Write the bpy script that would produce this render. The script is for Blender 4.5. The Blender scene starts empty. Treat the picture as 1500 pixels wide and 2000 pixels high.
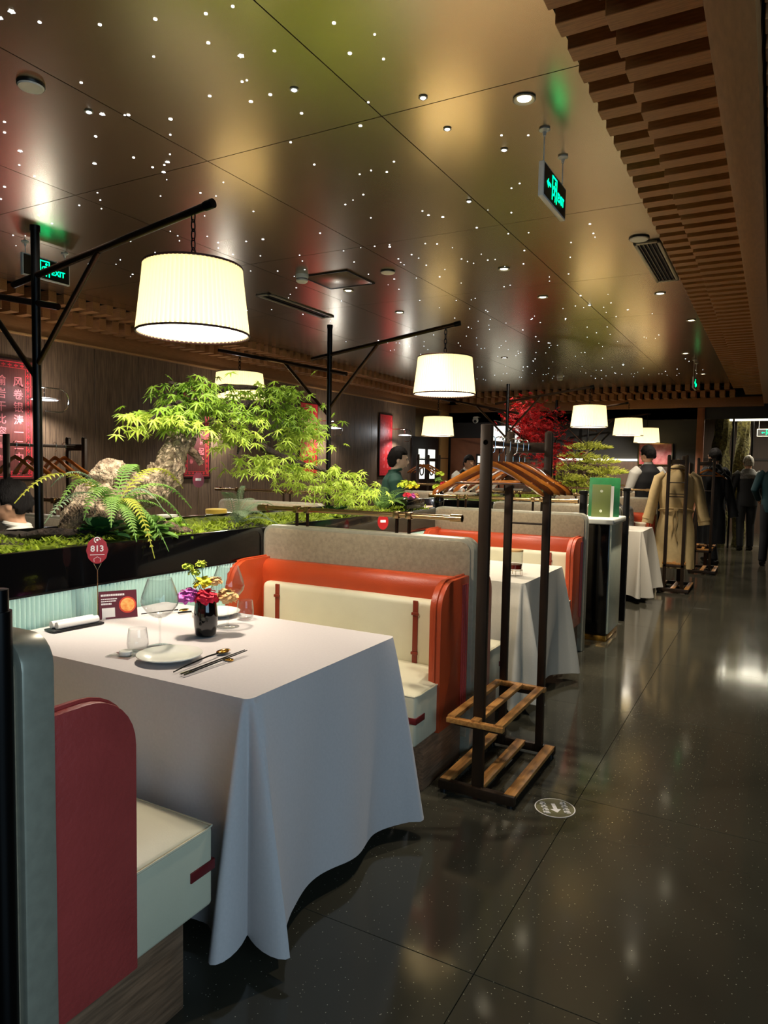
import bpy, bmesh, math, random
from mathutils import Vector, Matrix, noise

random.seed(7)
PI = math.pi
S = bpy.context.scene
COL = S.collection

# ------------------------------------------------------------------ camera
yaw, pitch, roll, fpx = 0.505708, 0.066745, 0.017722, 1370.4
fwd = Vector((-math.sin(yaw) * math.cos(pitch), math.cos(yaw) * math.cos(pitch), -math.sin(pitch)))
right0 = Vector((math.cos(yaw), math.sin(yaw), 0))
up0 = right0.cross(fwd)
cam_r = math.cos(roll) * right0 + math.sin(roll) * up0
cam_u = -math.sin(roll) * right0 + math.cos(roll) * up0
cd = bpy.data.cameras.new('camera')
cam = bpy.data.objects.new('camera', cd)
COL.objects.link(cam)
M = Matrix((cam_r, cam_u, -fwd)).transposed().to_4x4()
M.translation = (0, 0, 1.4)
cam.matrix_world = M
cd.sensor_fit = 'VERTICAL'
cd.sensor_height = 24.0
cd.lens = 24.0 * fpx / 2000.0
cd.clip_start = 0.02
cd.clip_end = 100
S.camera = cam

# ------------------------------------------------------------------ world, exposure
W = bpy.data.worlds.new('world')
S.world = W
W.use_nodes = True
W.node_tree.nodes['Background'].inputs[0].default_value = (0.75, 0.85, 1.0, 1)
W.node_tree.nodes['Background'].inputs[1].default_value = 0.02
S.view_settings.view_transform = 'Standard'
S.view_settings.look = 'None'
S.view_settings.exposure = 0.4
S.view_settings.gamma = 1.0
S.view_settings.use_curve_mapping = False
S.cycles.max_bounces = 5
S.cycles.diffuse_bounces = 2
S.cycles.glossy_bounces = 3
S.cycles.transmission_bounces = 5
S.cycles.light_sampling_threshold = 0.03
S.cycles.caustics_reflective = False
S.cycles.caustics_refractive = False


def lamp_light(kind, loc, energy, color=(1, 1, 1), size=0.1, spot=None, blend=0.5, rot=None, parent=None, size_y=None, name='light'):
    l = bpy.data.lights.new(name, kind)
    l.energy = energy
    l.color = color
    if kind == 'AREA':
        l.size = size
        if size_y:
            l.shape = 'RECTANGLE'
            l.size_y = size_y
    else:
        l.shadow_soft_size = size
    if kind == 'SPOT':
        l.spot_size = math.radians(spot or 90)
        l.spot_blend = blend
    o = bpy.data.objects.new(name, l)
    COL.objects.link(o)
    o.location = loc
    if rot:
        o.rotation_euler = rot
    if parent:
        o.parent = parent
    return o


# added cool fill from an unseen, made-up window on the right, behind the photographer
lamp_light('AREA', (2.28, -0.9, 1.55), 62, (0.50, 0.76, 1.0), 3.4, rot=(PI / 2, 0, PI / 2), size_y=1.9, name='cool_fill')

# ------------------------------------------------------------------ materials


def lin(c):
    return tuple((x / 12.92 if x <= 0.04045 else ((x + 0.055) / 1.055) ** 2.4) for x in [v / 255.0 for v in c])


MATS = {}


def mat(name, rgb, rough=0.5, metal=0.0, var=0.0, vscale=8.0, bump=0.0, bscale=60.0, emit=None, estr=0.0, spec=0.5,
        trans=0.0, ior=1.45, coat=0.0, stretch=None, rgb2=None, alpha=1.0, sheen=0.0, subsurf=0.0, rvar=0.0):
    m = bpy.data.materials.new(name)
    m.use_nodes = True
    nt = m.node_tree
    b = nt.nodes['Principled BSDF']
    c = (*lin(rgb), 1)
    b.inputs['Base Color'].default_value = c
    b.inputs['Roughness'].default_value = rough
    b.inputs['Metallic'].default_value = metal
    b.inputs['Specular IOR Level'].default_value = spec
    b.inputs['Transmission Weight'].default_value = trans
    b.inputs['IOR'].default_value = ior
    b.inputs['Coat Weight'].default_value = coat
    b.inputs['Alpha'].default_value = alpha
    b.inputs['Sheen Weight'].default_value = sheen
    if emit:
        b.inputs['Emission Color'].default_value = (*lin(emit), 1)
        b.inputs['Emission Strength'].default_value = estr
    if var or bump or rgb2 or rvar:
        tc = nt.nodes.new('ShaderNodeTexCoord')
        mp = nt.nodes.new('ShaderNodeMapping')
        nt.links.new(tc.outputs['Object'], mp.inputs[0])
        if stretch:
            mp.inputs['Scale'].default_value = stretch
        n = nt.nodes.new('ShaderNodeTexNoise')
        n.inputs['Scale'].default_value = vscale
        n.inputs['Detail'].default_value = 6
        nt.links.new(mp.outputs[0], n.inputs[0])
        if var or rgb2:
            mx = nt.nodes.new('ShaderNodeMix')
            mx.data_type = 'RGBA'
            c2 = (*lin(rgb2), 1) if rgb2 else tuple(list(x * (1 - var) for x in c[:3]) + [1])
            mx.inputs[6].default_value = c2
            mx.inputs[7].default_value = c if rgb2 else tuple(list(min(1, x * (1 + var)) for x in c[:3]) + [1])
            rp = nt.nodes.new('ShaderNodeMapRange')
            rp.inputs[1].default_value = 0.3
            rp.inputs[2].default_value = 0.7
            nt.links.new(n.outputs[0], rp.inputs[0])
            nt.links.new(rp.outputs[0], mx.inputs[0])
            nt.links.new(mx.outputs[2], b.inputs['Base Color'])
        if rvar:
            rr = nt.nodes.new('ShaderNodeMapRange')
            rr.inputs[3].default_value = max(0.02, rough - rvar)
            rr.inputs[4].default_value = rough + rvar
            nt.links.new(n.outputs[0], rr.inputs[0])
            nt.links.new(rr.outputs[0], b.inputs['Roughness'])
        if bump:
            n2 = nt.nodes.new('ShaderNodeTexNoise')
            n2.inputs['Scale'].default_value = bscale
            n2.inputs['Detail'].default_value = 4
            nt.links.new(mp.outputs[0], n2.inputs[0])
            bp = nt.nodes.new('ShaderNodeBump')
            bp.inputs['Strength'].default_value = bump
            bp.inputs['Distance'].default_value = 0.01
            nt.links.new(n2.outputs[0], bp.inputs['Height'])
            nt.links.new(bp.outputs[0], b.inputs['Normal'])
    MATS[name] = m
    return m


def emission(name, rgb, strength):
    m = bpy.data.materials.new(name)
    m.use_nodes = True
    nt = m.node_tree
    nt.nodes.remove(nt.nodes['Principled BSDF'])
    e = nt.nodes.new('ShaderNodeEmission')
    e.inputs[0].default_value = (*lin(rgb), 1)
    e.inputs[1].default_value = strength
    nt.links.new(e.outputs[0], nt.nodes['Material Output'].inputs[0])
    MATS[name] = m
    return m


mat('ceiling_metal', (200, 184, 154), 0.265, 1.0)
mat('ceiling_void', (8, 8, 8), 0.8)
mat('slat_wood', (176, 122, 74), 0.42, var=0.22, vscale=9, stretch=(2.0, 18, 18))
mat('beam_wood', (160, 110, 66), 0.45, var=0.12, vscale=14, stretch=(6, 1, 6), bump=0.03, bscale=160)
mat('coffer_dark', (30, 21, 15), 0.6)
mat('wall_wood', (144, 115, 88), 0.42, var=0.4, vscale=16, stretch=(9, 9, 0.35), rgb2=(84, 65, 50))
mat('dark_wall', (26, 22, 20), 0.45, var=0.2, vscale=3)
mat('brown_wall', (74, 54, 40), 0.5, var=0.2, vscale=5, stretch=(6, 6, 0.4))
mat('plinth_wood', (150, 114, 86), 0.45, rgb2=(104, 78, 58), vscale=14, stretch=(5, 0.7, 9))
mat('gunmetal', (164, 158, 138), 0.34, 0.25, var=0.08, vscale=40)
mat('dark_bronze', (44, 34, 27), 0.35, 0.75)
mat('black_metal', (20, 18, 17), 0.35, 0.7)
mat('bronze_rod', (58, 42, 32), 0.28, 0.85)
mat('brass', (170, 142, 104), 0.25, 1.0)
mat('gold', (226, 176, 84), 0.18, 1.0)
mat('chrome', (215, 215, 215), 0.12, 1.0)
mat('cream_leather', (222, 212, 180), 0.42, bump=0.06, bscale=220, var=0.03)
mat('red_leather', (186, 70, 32), 0.36, bump=0.10, bscale=180, var=0.06, spec=0.6)
mat('maroon_leather', (182, 70, 64), 0.36, bump=0.22, bscale=70, var=0.08, spec=0.6)
mat('strap_leather', (128, 46, 26), 0.4)
mat('tag_leather', (110, 26, 28), 0.5)
mat('suede', (150, 134, 108), 0.85, var=0.16, vscale=60, bump=0.1, bscale=300, sheen=0.3)
mat('linen', (212, 201, 196), 0.8, var=0.03, vscale=120, bump=0.06, bscale=700, sheen=0.2)
mat('linen_ivory', (204, 195, 178), 0.8, var=0.03, vscale=120, bump=0.06, bscale=700)
mat('black_gloss', (7, 7, 8), 0.12, coat=0.4, var=0.05)
mat('reeded_glass', (200, 236, 222), 0.25, spec=0.6)
mat('shade_trim', (58, 24, 20), 0.6)
mat('white_ceramic', (240, 236, 222), 0.22, coat=0.4)
mat('white_plastic', (228, 224, 212), 0.4)
mat('black_plastic', (16, 16, 16), 0.4)
mat('black_glass', (9, 9, 10), 0.06, coat=0.6)
mat('paper_white', (236, 230, 222), 0.7)
mat('sign_red', (176, 34, 36), 0.3, trans=0.15)
mat('print_white', (246, 238, 232), 0.5)
mat('menu_maroon', (92, 16, 22), 0.4)
mat('soup_orange', (232, 128, 44), 0.5, rgb2=(250, 196, 112), vscale=60)
mat('soup_rim', (206, 60, 36), 0.5)
mat('bark', (128, 104, 80), 0.9, rgb2=(60, 45, 34), vscale=26, bump=0.9, bscale=38)
mat('bark_pale', (206, 182, 150), 0.9, rgb2=(96, 74, 56), vscale=34, bump=1.0, bscale=60)
mat('bark_dark', (64, 48, 36), 0.9, rgb2=(30, 22, 17), vscale=30, bump=0.7, bscale=40)
mat('maple_leaf', (164, 190, 62), 0.5, rgb2=(108, 146, 42), vscale=3)
mat('maple_leaf_pale', (206, 218, 96), 0.5, rgb2=(156, 186, 60), vscale=3)
mat('fern_green', (140, 176, 80), 0.6, rgb2=(86, 128, 58), vscale=7)
mat('fern_grey', (142, 158, 122), 0.65, rgb2=(96, 118, 84), vscale=7)
mat('fern_yellow', (190, 186, 66), 0.6, rgb2=(150, 160, 60), vscale=7)
mat('leaf_dark', (40, 84, 38), 0.45, rgb2=(24, 56, 26), vscale=9)
mat('moss', (160, 176, 48), 0.95, rgb2=(88, 106, 26), vscale=30)
mat('soil', (42, 32, 22), 0.95)
mat('pine_green', (196, 192, 76), 0.75, rgb2=(130, 140, 48), vscale=12)
mat('red_leaf', (206, 24, 28), 0.6, rgb2=(130, 10, 16), vscale=9)
mat('petal_yellow', (236, 222, 30), 0.6)
mat('petal_lime', (190, 206, 50), 0.6)
mat('petal_pink', (232, 66, 190), 0.6, rgb2=(250, 150, 220), vscale=60)
mat('petal_red', (236, 40, 66), 0.6)
mat('petal_peach', (252, 196, 128), 0.6)
mat('hanger_wood', (196, 116, 40), 0.2, coat=0.6, rgb2=(140, 72, 26), vscale=10)
mat('hanger_dark', (104, 52, 20), 0.22, coat=0.6, rgb2=(62, 28, 12), vscale=10)
mat('rack_wood', (206, 146, 76), 0.42, rgb2=(156, 100, 48), vscale=14, stretch=(6, 0.8, 6))
mat('rack_post', (52, 38, 26), 0.4, 0.3, var=0.2, vscale=12, stretch=(5, 5, 0.5))
mat('poster_brown', (104, 44, 34), 0.6, var=0.2, vscale=14, stretch=(6, 6, 0.4))
mat('poster_red', (204, 30, 32), 0.5)
mat('poster_line', (236, 58, 66), 0.5)
mat('poster_text', (246, 128, 128), 0.5)
mat('picture_red', (150, 22, 34), 0.4, rgb2=(196, 120, 118), vscale=9)
mat('frame_dark', (40, 24, 18), 0.5)
mat('green_board', (46, 128, 70), 0.4, var=0.15, vscale=14)
mat('olive_book', (112, 122, 62), 0.5)
mat('stone_white', (226, 224, 208), 0.35, var=0.05, vscale=6)
mat('lectern_side', (228, 232, 204), 0.35, 0.0, var=0.06)
mat('amber', (96, 24, 12), 0.15, coat=0.5)
mat('lid_wood', (200, 156, 96), 0.5)
mat('skin', (222, 168, 132), 0.5)
mat('skin_pale', (232, 196, 170), 0.5)
mat('hair_black', (22, 17, 15), 0.7, spec=0.25, bump=0.6, bscale=120, stretch=(1, 1, 0.3))
mat('hair_grey', (188, 178, 160), 0.6, bump=0.6, bscale=120, rgb2=(90, 82, 74), vscale=30)
mat('shirt_white', (226, 220, 206), 0.75)
mat('vest_black', (16, 15, 16), 0.75)
mat('jacket_green', (26, 64, 52), 0.75)
mat('jacket_teal', (14, 52, 58), 0.75)
mat('coat_black', (15, 16, 18), 0.8)
mat('coat_grey', (112, 108, 102), 0.8, rgb2=(70, 66, 62), vscale=30)
mat('trench_tan', (196, 168, 116), 0.75, var=0.06, vscale=30)
mat('shoe_black', (14, 13, 13), 0.35)
mat('vent_black', (10, 10, 10), 0.6)
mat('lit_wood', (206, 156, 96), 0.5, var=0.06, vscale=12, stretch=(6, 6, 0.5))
mat('stone_trunk', (128, 120, 66), 0.9, rgb2=(52, 46, 26), vscale=22, bump=0.9, bscale=26)
mat('pillar_wood', (150, 92, 60), 0.5, var=0.1, vscale=10)
mat('joint_pale', (96, 92, 84), 0.5)
mat('decal_olive', (104, 98, 62), 0.45)
emission('diffuser_glow', (255, 244, 222), 5.0)
emission('star_glow', (226, 240, 255), 7.0)
emission('star_glow_small', (240, 246, 255), 5.0)
emission('spot_glow', (255, 240, 206), 12.0)
emission('exit_green', (0, 255, 150), 2.2)
emission('sconce_glow', (240, 246, 255), 2.2)
emission('strip_glow', (255, 246, 214), 3.0)
emission('screen_glow', (236, 238, 226), 1.3)

for nm in ('star_glow', 'star_glow_small', 'spot_glow', 'screen_glow'):
    MATS[nm].cycles.emission_sampling = 'NONE'

# lamp shade: thin pleated fabric that lets the bulb shine through
m = bpy.data.materials.new('shade_fabric')
m.use_nodes = True
nt = m.node_tree
b = nt.nodes['Principled BSDF']
b.inputs['Base Color'].default_value = (*lin((238, 224, 188)), 1)
b.inputs['Roughness'].default_value = 0.8
tr = nt.nodes.new('ShaderNodeBsdfTranslucent')
tr.inputs[0].default_value = (*lin((252, 236, 190)), 1)
mixs = nt.nodes.new('ShaderNodeMixShader')
mixs.inputs[0].default_value = 0.6
nt.links.new(b.outputs[0], mixs.inputs[1])
nt.links.new(tr.outputs[0], mixs.inputs[2])
nt.links.new(mixs.outputs[0], nt.nodes['Material Output'].inputs[0])
MATS['shade_fabric'] = m

for nm in ('bark', 'bark_pale', 'bark_dark', 'stone_trunk'):
    for n_ in MATS[nm].node_tree.nodes:
        if n_.type == 'BUMP':
            n_.inputs['Distance'].default_value = 0.03

# thin clear glass: mostly see-through, mirror-like towards its edges
m = bpy.data.materials.new('clear_glass')
m.use_nodes = True
nt = m.node_tree
nt.nodes.remove(nt.nodes['Principled BSDF'])
tp = nt.nodes.new('ShaderNodeBsdfTransparent')
tp.inputs[0].default_value = (0.93, 0.94, 0.94, 1)
gl = nt.nodes.new('ShaderNodeBsdfGlossy')
gl.inputs['Roughness'].default_value = 0.03
lw = nt.nodes.new('ShaderNodeLayerWeight')
lw.inputs[0].default_value = 0.5
pw = nt.nodes.new('ShaderNodeMath')
pw.operation = 'POWER'
pw.inputs[1].default_value = 3.0
ma_ = nt.nodes.new('ShaderNodeMath')
ma_.operation = 'MULTIPLY_ADD'
ma_.inputs[1].default_value = 0.75
ma_.inputs[2].default_value = 0.03
mixs = nt.nodes.new('ShaderNodeMixShader')
nt.links.new(lw.outputs['Facing'], pw.inputs[0])
nt.links.new(pw.outputs[0], ma_.inputs[0])
nt.links.new(ma_.outputs[0], mixs.inputs[0])
nt.links.new(tp.outputs[0], mixs.inputs[1])
nt.links.new(gl.outputs[0], mixs.inputs[2])
nt.links.new(mixs.outputs[0], nt.nodes['Material Output'].inputs[0])
MATS['clear_glass'] = m

# leaves let some light through
for nm in ('maple_leaf', 'maple_leaf_pale', 'fern_green', 'fern_grey', 'fern_yellow', 'pine_green', 'red_leaf', 'moss'):
    nt = MATS[nm].node_tree
    b = nt.nodes['Principled BSDF']
    tr = nt.nodes.new('ShaderNodeBsdfTranslucent')
    src = b.inputs['Base Color'].links[0].from_socket
    nt.links.new(src, tr.inputs[0])
    mixs = nt.nodes.new('ShaderNodeMixShader')
    mixs.inputs[0].default_value = 0.35
    nt.links.new(b.outputs[0], mixs.inputs[1])
    nt.links.new(tr.outputs[0], mixs.inputs[2])
    nt.links.new(mixs.outputs[0], nt.nodes['Material Output'].inputs[0])

# dark polished terrazzo
m = bpy.data.materials.new('terrazzo')
m.use_nodes = True
nt = m.node_tree
b = nt.nodes['Principled BSDF']
tc = nt.nodes.new('ShaderNodeTexCoord')
geo = nt.nodes.new('ShaderNodeNewGeometry')
vo = nt.nodes.new('ShaderNodeTexVoronoi')
vo.inputs['Scale'].default_value = 95
vo.inputs['Randomness'].default_value = 1.0
nt.links.new(geo.outputs['Position'], vo.inputs[0])
lt = nt.nodes.new('ShaderNodeMath')
lt.operation = 'LESS_THAN'
lt.inputs[1].default_value = 0.13
nt.links.new(vo.outputs['Distance'], lt.inputs[0])
sep = nt.nodes.new('ShaderNodeSeparateColor')
nt.links.new(vo.outputs['Color'], sep.inputs[0])
gt = nt.nodes.new('ShaderNodeMath')
gt.operation = 'GREATER_THAN'
gt.inputs[1].default_value = 0.72
nt.links.new(sep.outputs[0], gt.inputs[0])
mu = nt.nodes.new('ShaderNodeMath')
mu.operation = 'MULTIPLY'
nt.links.new(lt.outputs[0], mu.inputs[0])
nt.links.new(gt.outputs[0], mu.inputs[1])
nz = nt.nodes.new('ShaderNodeTexNoise')
nz.inputs['Scale'].default_value = 1.6
nz.inputs['Detail'].default_value = 8
nt.links.new(geo.outputs['Position'], nz.inputs[0])
mb = nt.nodes.new('ShaderNodeMix')
mb.data_type = 'RGBA'
mb.inputs[6].default_value = (*lin((55, 52, 43)), 1)
mb.inputs[7].default_value = (*lin((74, 70, 57)), 1)
nt.links.new(nz.outputs[0], mb.inputs[0])
mc = nt.nodes.new('ShaderNodeMix')
mc.data_type = 'RGBA'
mc.inputs[7].default_value = (*lin((190, 184, 160)), 1)
nt.links.new(mb.outputs[2], mc.inputs[6])
nt.links.new(mu.outputs[0], mc.inputs[0])
nt.links.new(mc.outputs[2], b.inputs['Base Color'])
rr = nt.nodes.new('ShaderNodeMapRange')
rr.inputs[3].default_value = 0.06
rr.inputs[4].default_value = 0.15
nt.links.new(nz.outputs[0], rr.inputs[0])
nt.links.new(rr.outputs[0], b.inputs['Roughness'])
b.inputs['Specular IOR Level'].default_value = 0.6
MATS['terrazzo'] = m

# ------------------------------------------------------------------ mesh helpers


class MB:
    def __init__(s):
        s.v = []
        s.f = []

    def add(s, vs, fs):
        o = len(s.v)
        s.v += [tuple(p) for p in vs]
        s.f += [tuple(i + o for i in f) for f in fs]
        return s

    def box(s, x0, x1, y0, y1, z0, z1):
        return s.add([(x0, y0, z0), (x1, y0, z0), (x1, y1, z0), (x0, y1, z0), (x0, y0, z1), (x1, y0, z1), (x1, y1, z1), (x0, y1, z1)],
                     [(0, 3, 2, 1), (4, 5, 6, 7), (0, 1, 5, 4), (1, 2, 6, 5), (2, 3, 7, 6), (3, 0, 4, 7)])

    def tube(s, pts, r, n=8, caps=True, closed=False, wob=None, flat=1.0):
        pts = [Vector(p) for p in pts]
        k = len(pts)
        rs = r if isinstance(r, (list, tuple)) else [r] * k
        t0 = (pts[1] - pts[0]).normalized()
        a = Vector((0, 0, 1)) if abs(t0.z) < 0.9 else Vector((1, 0, 0))
        u = t0.cross(a).normalized()
        vs = []
        for i, p in enumerate(pts):
            if closed:
                t = (pts[(i + 1) % k] - pts[i - 1])
            else:
                t = pts[min(i + 1, k - 1)] - pts[max(i - 1, 0)]
            t = t.normalized() if t.length > 1e-9 else t0
            u = (u - t * u.dot(t))
            u = u.normalized() if u.length > 1e-6 else t.orthogonal().normalized()
            w = t.cross(u)
            for j in range(n):
                an = 2 * PI * j / n
                q = rs[i]
                if wob:
                    q *= wob(i, j, p)
                vs.append(p + u * (math.cos(an) * q) + w * (math.sin(an) * q * flat))
        fs = []
        for i in range(k if closed else k - 1):
            for j in range(n):
                a0 = i * n + j
                a1 = i * n + (j + 1) % n
                b0 = ((i + 1) % k) * n + j
                b1 = ((i + 1) % k) * n + (j + 1) % n
                fs.append((a0, a1, b1, b0))
        if caps and not closed:
            fs.append(tuple(range(n - 1, -1, -1)))
            fs.append(tuple((k - 1) * n + j for j in range(n)))
        return s.add(vs, fs)

    def rod(s, p0, p1, r, n=10, r1=None):
        return s.tube([p0, p1], [r, r if r1 is None else r1], n)

    def lathe(s, prof, n=24, c=(0, 0, 0), wob=None, closed=False):
        vs = []
        for (r, z) in prof:
            for j in range(n):
                a = 2 * PI * j / n
                q = r * (wob(j, z) if wob else 1)
                vs.append((c[0] + q * math.cos(a), c[1] + q * math.sin(a), c[2] + z))
        fs = []
        for i in range(len(prof) - 1):
            for j in range(n):
                fs.append((i * n + j, i * n + (j + 1) % n, (i + 1) * n + (j + 1) % n, (i + 1) * n + j))
        if prof[0][0] > 1e-6 and closed:
            fs.append(tuple(range(n - 1, -1, -1)))
        if prof[-1][0] > 1e-6 and closed:
            fs.append(tuple((len(prof) - 1) * n + j for j in range(n)))
        return s.add(vs, fs)

    def prism(s, poly, axis, lo, hi):
        k = len(poly)
        mk = {'x': lambda p, d: (d, p[0], p[1]), 'y': lambda p, d: (p[0], d, p[1]), 'z': lambda p, d: (p[0], p[1], d)}[axis]
        vs = [mk(p, lo) for p in poly] + [mk(p, hi) for p in poly]
        fs = [tuple(range(k - 1, -1, -1)), tuple(range(k, 2 * k))]
        fs += [(i, (i + 1) % k, k + (i + 1) % k, k + i) for i in range(k)]
        return s.add(vs, fs)

    def grid(s, nu, nv, fn):
        vs = [fn(i / nu, j / nv) for j in range(nv + 1) for i in range(nu + 1)]
        fs = [(j * (nu + 1) + i, j * (nu + 1) + i + 1, (j + 1) * (nu + 1) + i + 1, (j + 1) * (nu + 1) + i) for j in range(nv) for i in range(nu)]
        return s.add(vs, fs)

    def ball(s, c, r, nu=12, nv=8, fn=None):
        rx, ry, rz = r if isinstance(r, (tuple, list)) else (r, r, r)
        vs = [(0, 0, -1)]
        for i in range(1, nv):
            th = PI * i / nv - PI / 2
            for j in range(nu):
                a = 2 * PI * j / nu
                vs.append((math.cos(th) * math.cos(a), math.cos(th) * math.sin(a), math.sin(th)))
        vs.append((0, 0, 1))
        out = []
        for p in vs:
            k = fn(Vector(p)) if fn else 1
            out.append((c[0] + p[0] * rx * k, c[1] + p[1] * ry * k, c[2] + p[2] * rz * k))
        fs = [(0, 1 + (j + 1) % nu, 1 + j) for j in range(nu)]
        for i in range(nv - 2):
            for j in range(nu):
                a = 1 + i * nu + j
                b_ = 1 + i * nu + (j + 1) % nu
                fs.append((a, b_, b_ + nu, a + nu))
        l = len(vs) - 1
        fs += [(l, l - nu + j, l - nu + (j + 1) % nu) for j in range(nu)]
        return s.add(out, fs)

    def mesh(s, name, bevel=0.0, seg=2, smooth=True, angle=35, recalc=True):
        me = bpy.data.meshes.new(name)
        me.from_pydata(s.v, [], s.f)
        if bevel or recalc:
            bm = bmesh.new()
            bm.from_mesh(me)
            if recalc:
                bmesh.ops.recalc_face_normals(bm, faces=bm.faces)
            if bevel:
                es = [e for e in bm.edges if len(e.link_faces) == 2 and e.calc_face_angle(0) > 0.6]
                bmesh.ops.bevel(bm, geom=es, offset=bevel, segments=seg, profile=0.5, affect='EDGES', clamp_overlap=True)
            bm.to_mesh(me)
            bm.free()
        if smooth:
            for p in me.polygons:
                p.use_smooth = True
            me.set_sharp_from_angle(angle=math.radians(angle))
        me.update()
        return me

    def build(s, name, material, parent=None, loc=None, rot=None, **kw):
        me = s.mesh(name, **kw)
        return place(name, me, material, parent, loc, rot)


def place(name, me, material, parent=None, loc=None, rot=None):
    if material and not me.materials:
        me.materials.append(MATS[material] if isinstance(material, str) else material)
    o = bpy.data.objects.new(name, me)
    COL.objects.link(o)
    if parent:
        o.parent = parent
    if loc is not None:
        o.location = loc
    if rot is not None:
        o.rotation_euler = rot
    return o


def tag(o, label=None, cat=None, group=None, kind=None):
    if label:
        o['label'] = label
    if cat:
        o['category'] = cat
    if group:
        o['group'] = group
    if kind:
        o['kind'] = kind
    return o


def thing(name, label, cat, loc=(0, 0, 0), rz=0, group=None):
    o = bpy.data.objects.new(name, None)
    o.empty_display_size = 0.05
    COL.objects.link(o)
    o.location = loc
    o.rotation_euler = (0, 0, rz)
    return tag(o, label, cat, group)


def struct(o, label=None):
    o['kind'] = 'structure'
    if label:
        o['label'] = label
    return o


def copy_tree(o, parent=None, loc=None, rz=None, label=None):
    c = o.copy()
    COL.objects.link(c)
    c.parent = parent
    if loc is not None:
        c.location = loc
    if rz is not None:
        c.rotation_euler = (0, 0, rz)
    if label:
        c['label'] = label
    for ch in list(o.children):
        copy_tree(ch, c)
    return c


def text(name, body, size, material, parent, loc, rot, extrude=0.0008, align='CENTER', bold=0.0, scale=None):
    cu = bpy.data.curves.new(name, 'FONT')
    cu.body = body
    cu.size = size
    cu.extrude = extrude
    cu.offset = bold
    cu.align_x = align
    cu.align_y = 'CENTER'
    cu.resolution_u = 2
    t = bpy.data.objects.new(name, cu)
    COL.objects.link(t)
    bpy.context.view_layer.update()
    dg = bpy.context.evaluated_depsgraph_get()
    me = bpy.data.meshes.new_from_object(t.evaluated_get(dg))
    bpy.data.objects.remove(t)
    me.materials.clear()
    o = place(name, me, material, parent, loc, rot)
    if scale:
        o.scale = scale
    return o


def rrect(x0, x1, z0, z1, r, n=5, corners=(1, 1, 1, 1)):
    """rounded rectangle, corners: bl, br, tr, tl"""
    out = []
    for k, (cx, cz, a0) in enumerate(((x0 + r, z0 + r, PI), (x1 - r, z0 + r, 1.5 * PI), (x1 - r, z1 - r, 0), (x0 + r, z1 - r, 0.5 * PI))):
        if corners[k]:
            for i in range(n + 1):
                a = a0 + 0.5 * PI * i / n
                out.append((cx + r * math.cos(a), cz + r * math.sin(a)))
        else:
            out.append(((x0, z0), (x1, z0), (x1, z1), (x0, z1))[k])
    return out


def fbm(p, o=4):
    return noise.fractal(Vector(p), 1.0, 2.0, o)


# ================================================================== THE SETTING
HC = 2.85
XW = -5.95
fl = struct(MB().box(-6.1, 2.4, -2.3, 18.2, -0.06, -0.012).build('floor', 'joint_pale'), 'dark polished terrazzo floor with pale chips')
slab = MB().box(-0.599, 0.599, -0.599, 0.599, -0.012, 0).mesh('slab', bevel=0.0008, seg=1)
slab.materials.append(MATS['terrazzo'])
xs = [-0.06 - 1.2 * k for k in range(-2, 6)]
ys = [2.95 - 0.6 + 1.2 * k for k in range(-4, 14)]
for x in xs:
    for y in ys:
        if x < 2.6 and y < 18.2:
            place('slab', slab, None, fl, (x, y, 0))

ce = struct(MB().box(-6.1, 2.4, -2.3, 13.6, HC + 0.012, HC + 0.06).build('ceiling', 'ceiling_void'), 'dark bronze mirror-like ceiling dotted with pinhole lights')
xl = [-0.68, -1.5, -2.465, -3.43, -4.395, -5.36, -5.56]
yl = [-2.2, -0.31, 1.16, 2.63, 4.10, 5.57, 7.04, 8.51, 9.98, 11.45, 12.94]
for i in range(len(xl) - 1):
    for j in range(len(yl) - 1):
        g = 0.0025
        MB().box(xl[i + 1] + g, xl[i] - g, yl[j] + g, yl[j + 1] - g, HC, HC + 0.012).build('ceiling_panel', 'ceiling_metal', ce, smooth=False)

# pinhole stars: clusters over the ceiling
stars = []
rs = random.Random(21)
for k in range(620):
    cx, cy = rs.uniform(-4.6, -0.95), 0.9 + 10.8 * rs.random() ** 1.35
    d = fbm((cx * 0.8 + 3.1, cy * 0.7, 0.5), 3)
    dens = 0.5 + 1.0 * d + 0.3 * math.exp(-((cx + 2.4) ** 2) / 1.4)
    if rs.random() < dens:
        big = rs.random()
        r = 0.0022 + 0.0028 * rs.random() + (0.003 if big > 0.86 else 0)
        r *= 1.55 if cy < 2.7 else 1.0
        stars.append((cx, cy, r))
stars.sort(key=lambda s_: s_[2] / (s_[1] + 0.5), reverse=True)


def star_mesh(nm, flare):
    q = MB()
    n = 12 if not flare else 10
    pts = []
    for i in range(n):
        rr_ = 1.0 if (not flare or i % 2 == 0) else 0.6
        pts.append((rr_ * math.cos(2 * PI * i / n), rr_ * math.sin(2 * PI * i / n)))
    q.prism(pts, 'z', -0.12, 0)
    me = q.mesh(nm, smooth=False)
    me.materials.append(MATS['star_glow' if flare else 'star_glow_small'])
    return me


st_a, st_b = star_mesh('pinhole_light', False), star_mesh('pinhole_light', True)
for k, (x, y, r) in enumerate(stars[:260]):
    o = place('pinhole_light', st_b if r > 0.0085 else st_a, None, ce, (x, y, HC))
    o.scale = (r, r, 0.012)
q = MB()
for (x, y, r) in stars[260:]:
    q.prism([(x + r * math.cos(2 * PI * i / 6), y + r * math.sin(2 * PI * i / 6)) for i in range(6)], 'z', HC - 0.0015, HC)
o = q.build('pinhole_lights_small', 'star_glow_small', ce, smooth=False)
o['kind'] = 'stuff'

# coffer borders of wooden slats in two steps, one along each side and one at the far end


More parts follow.
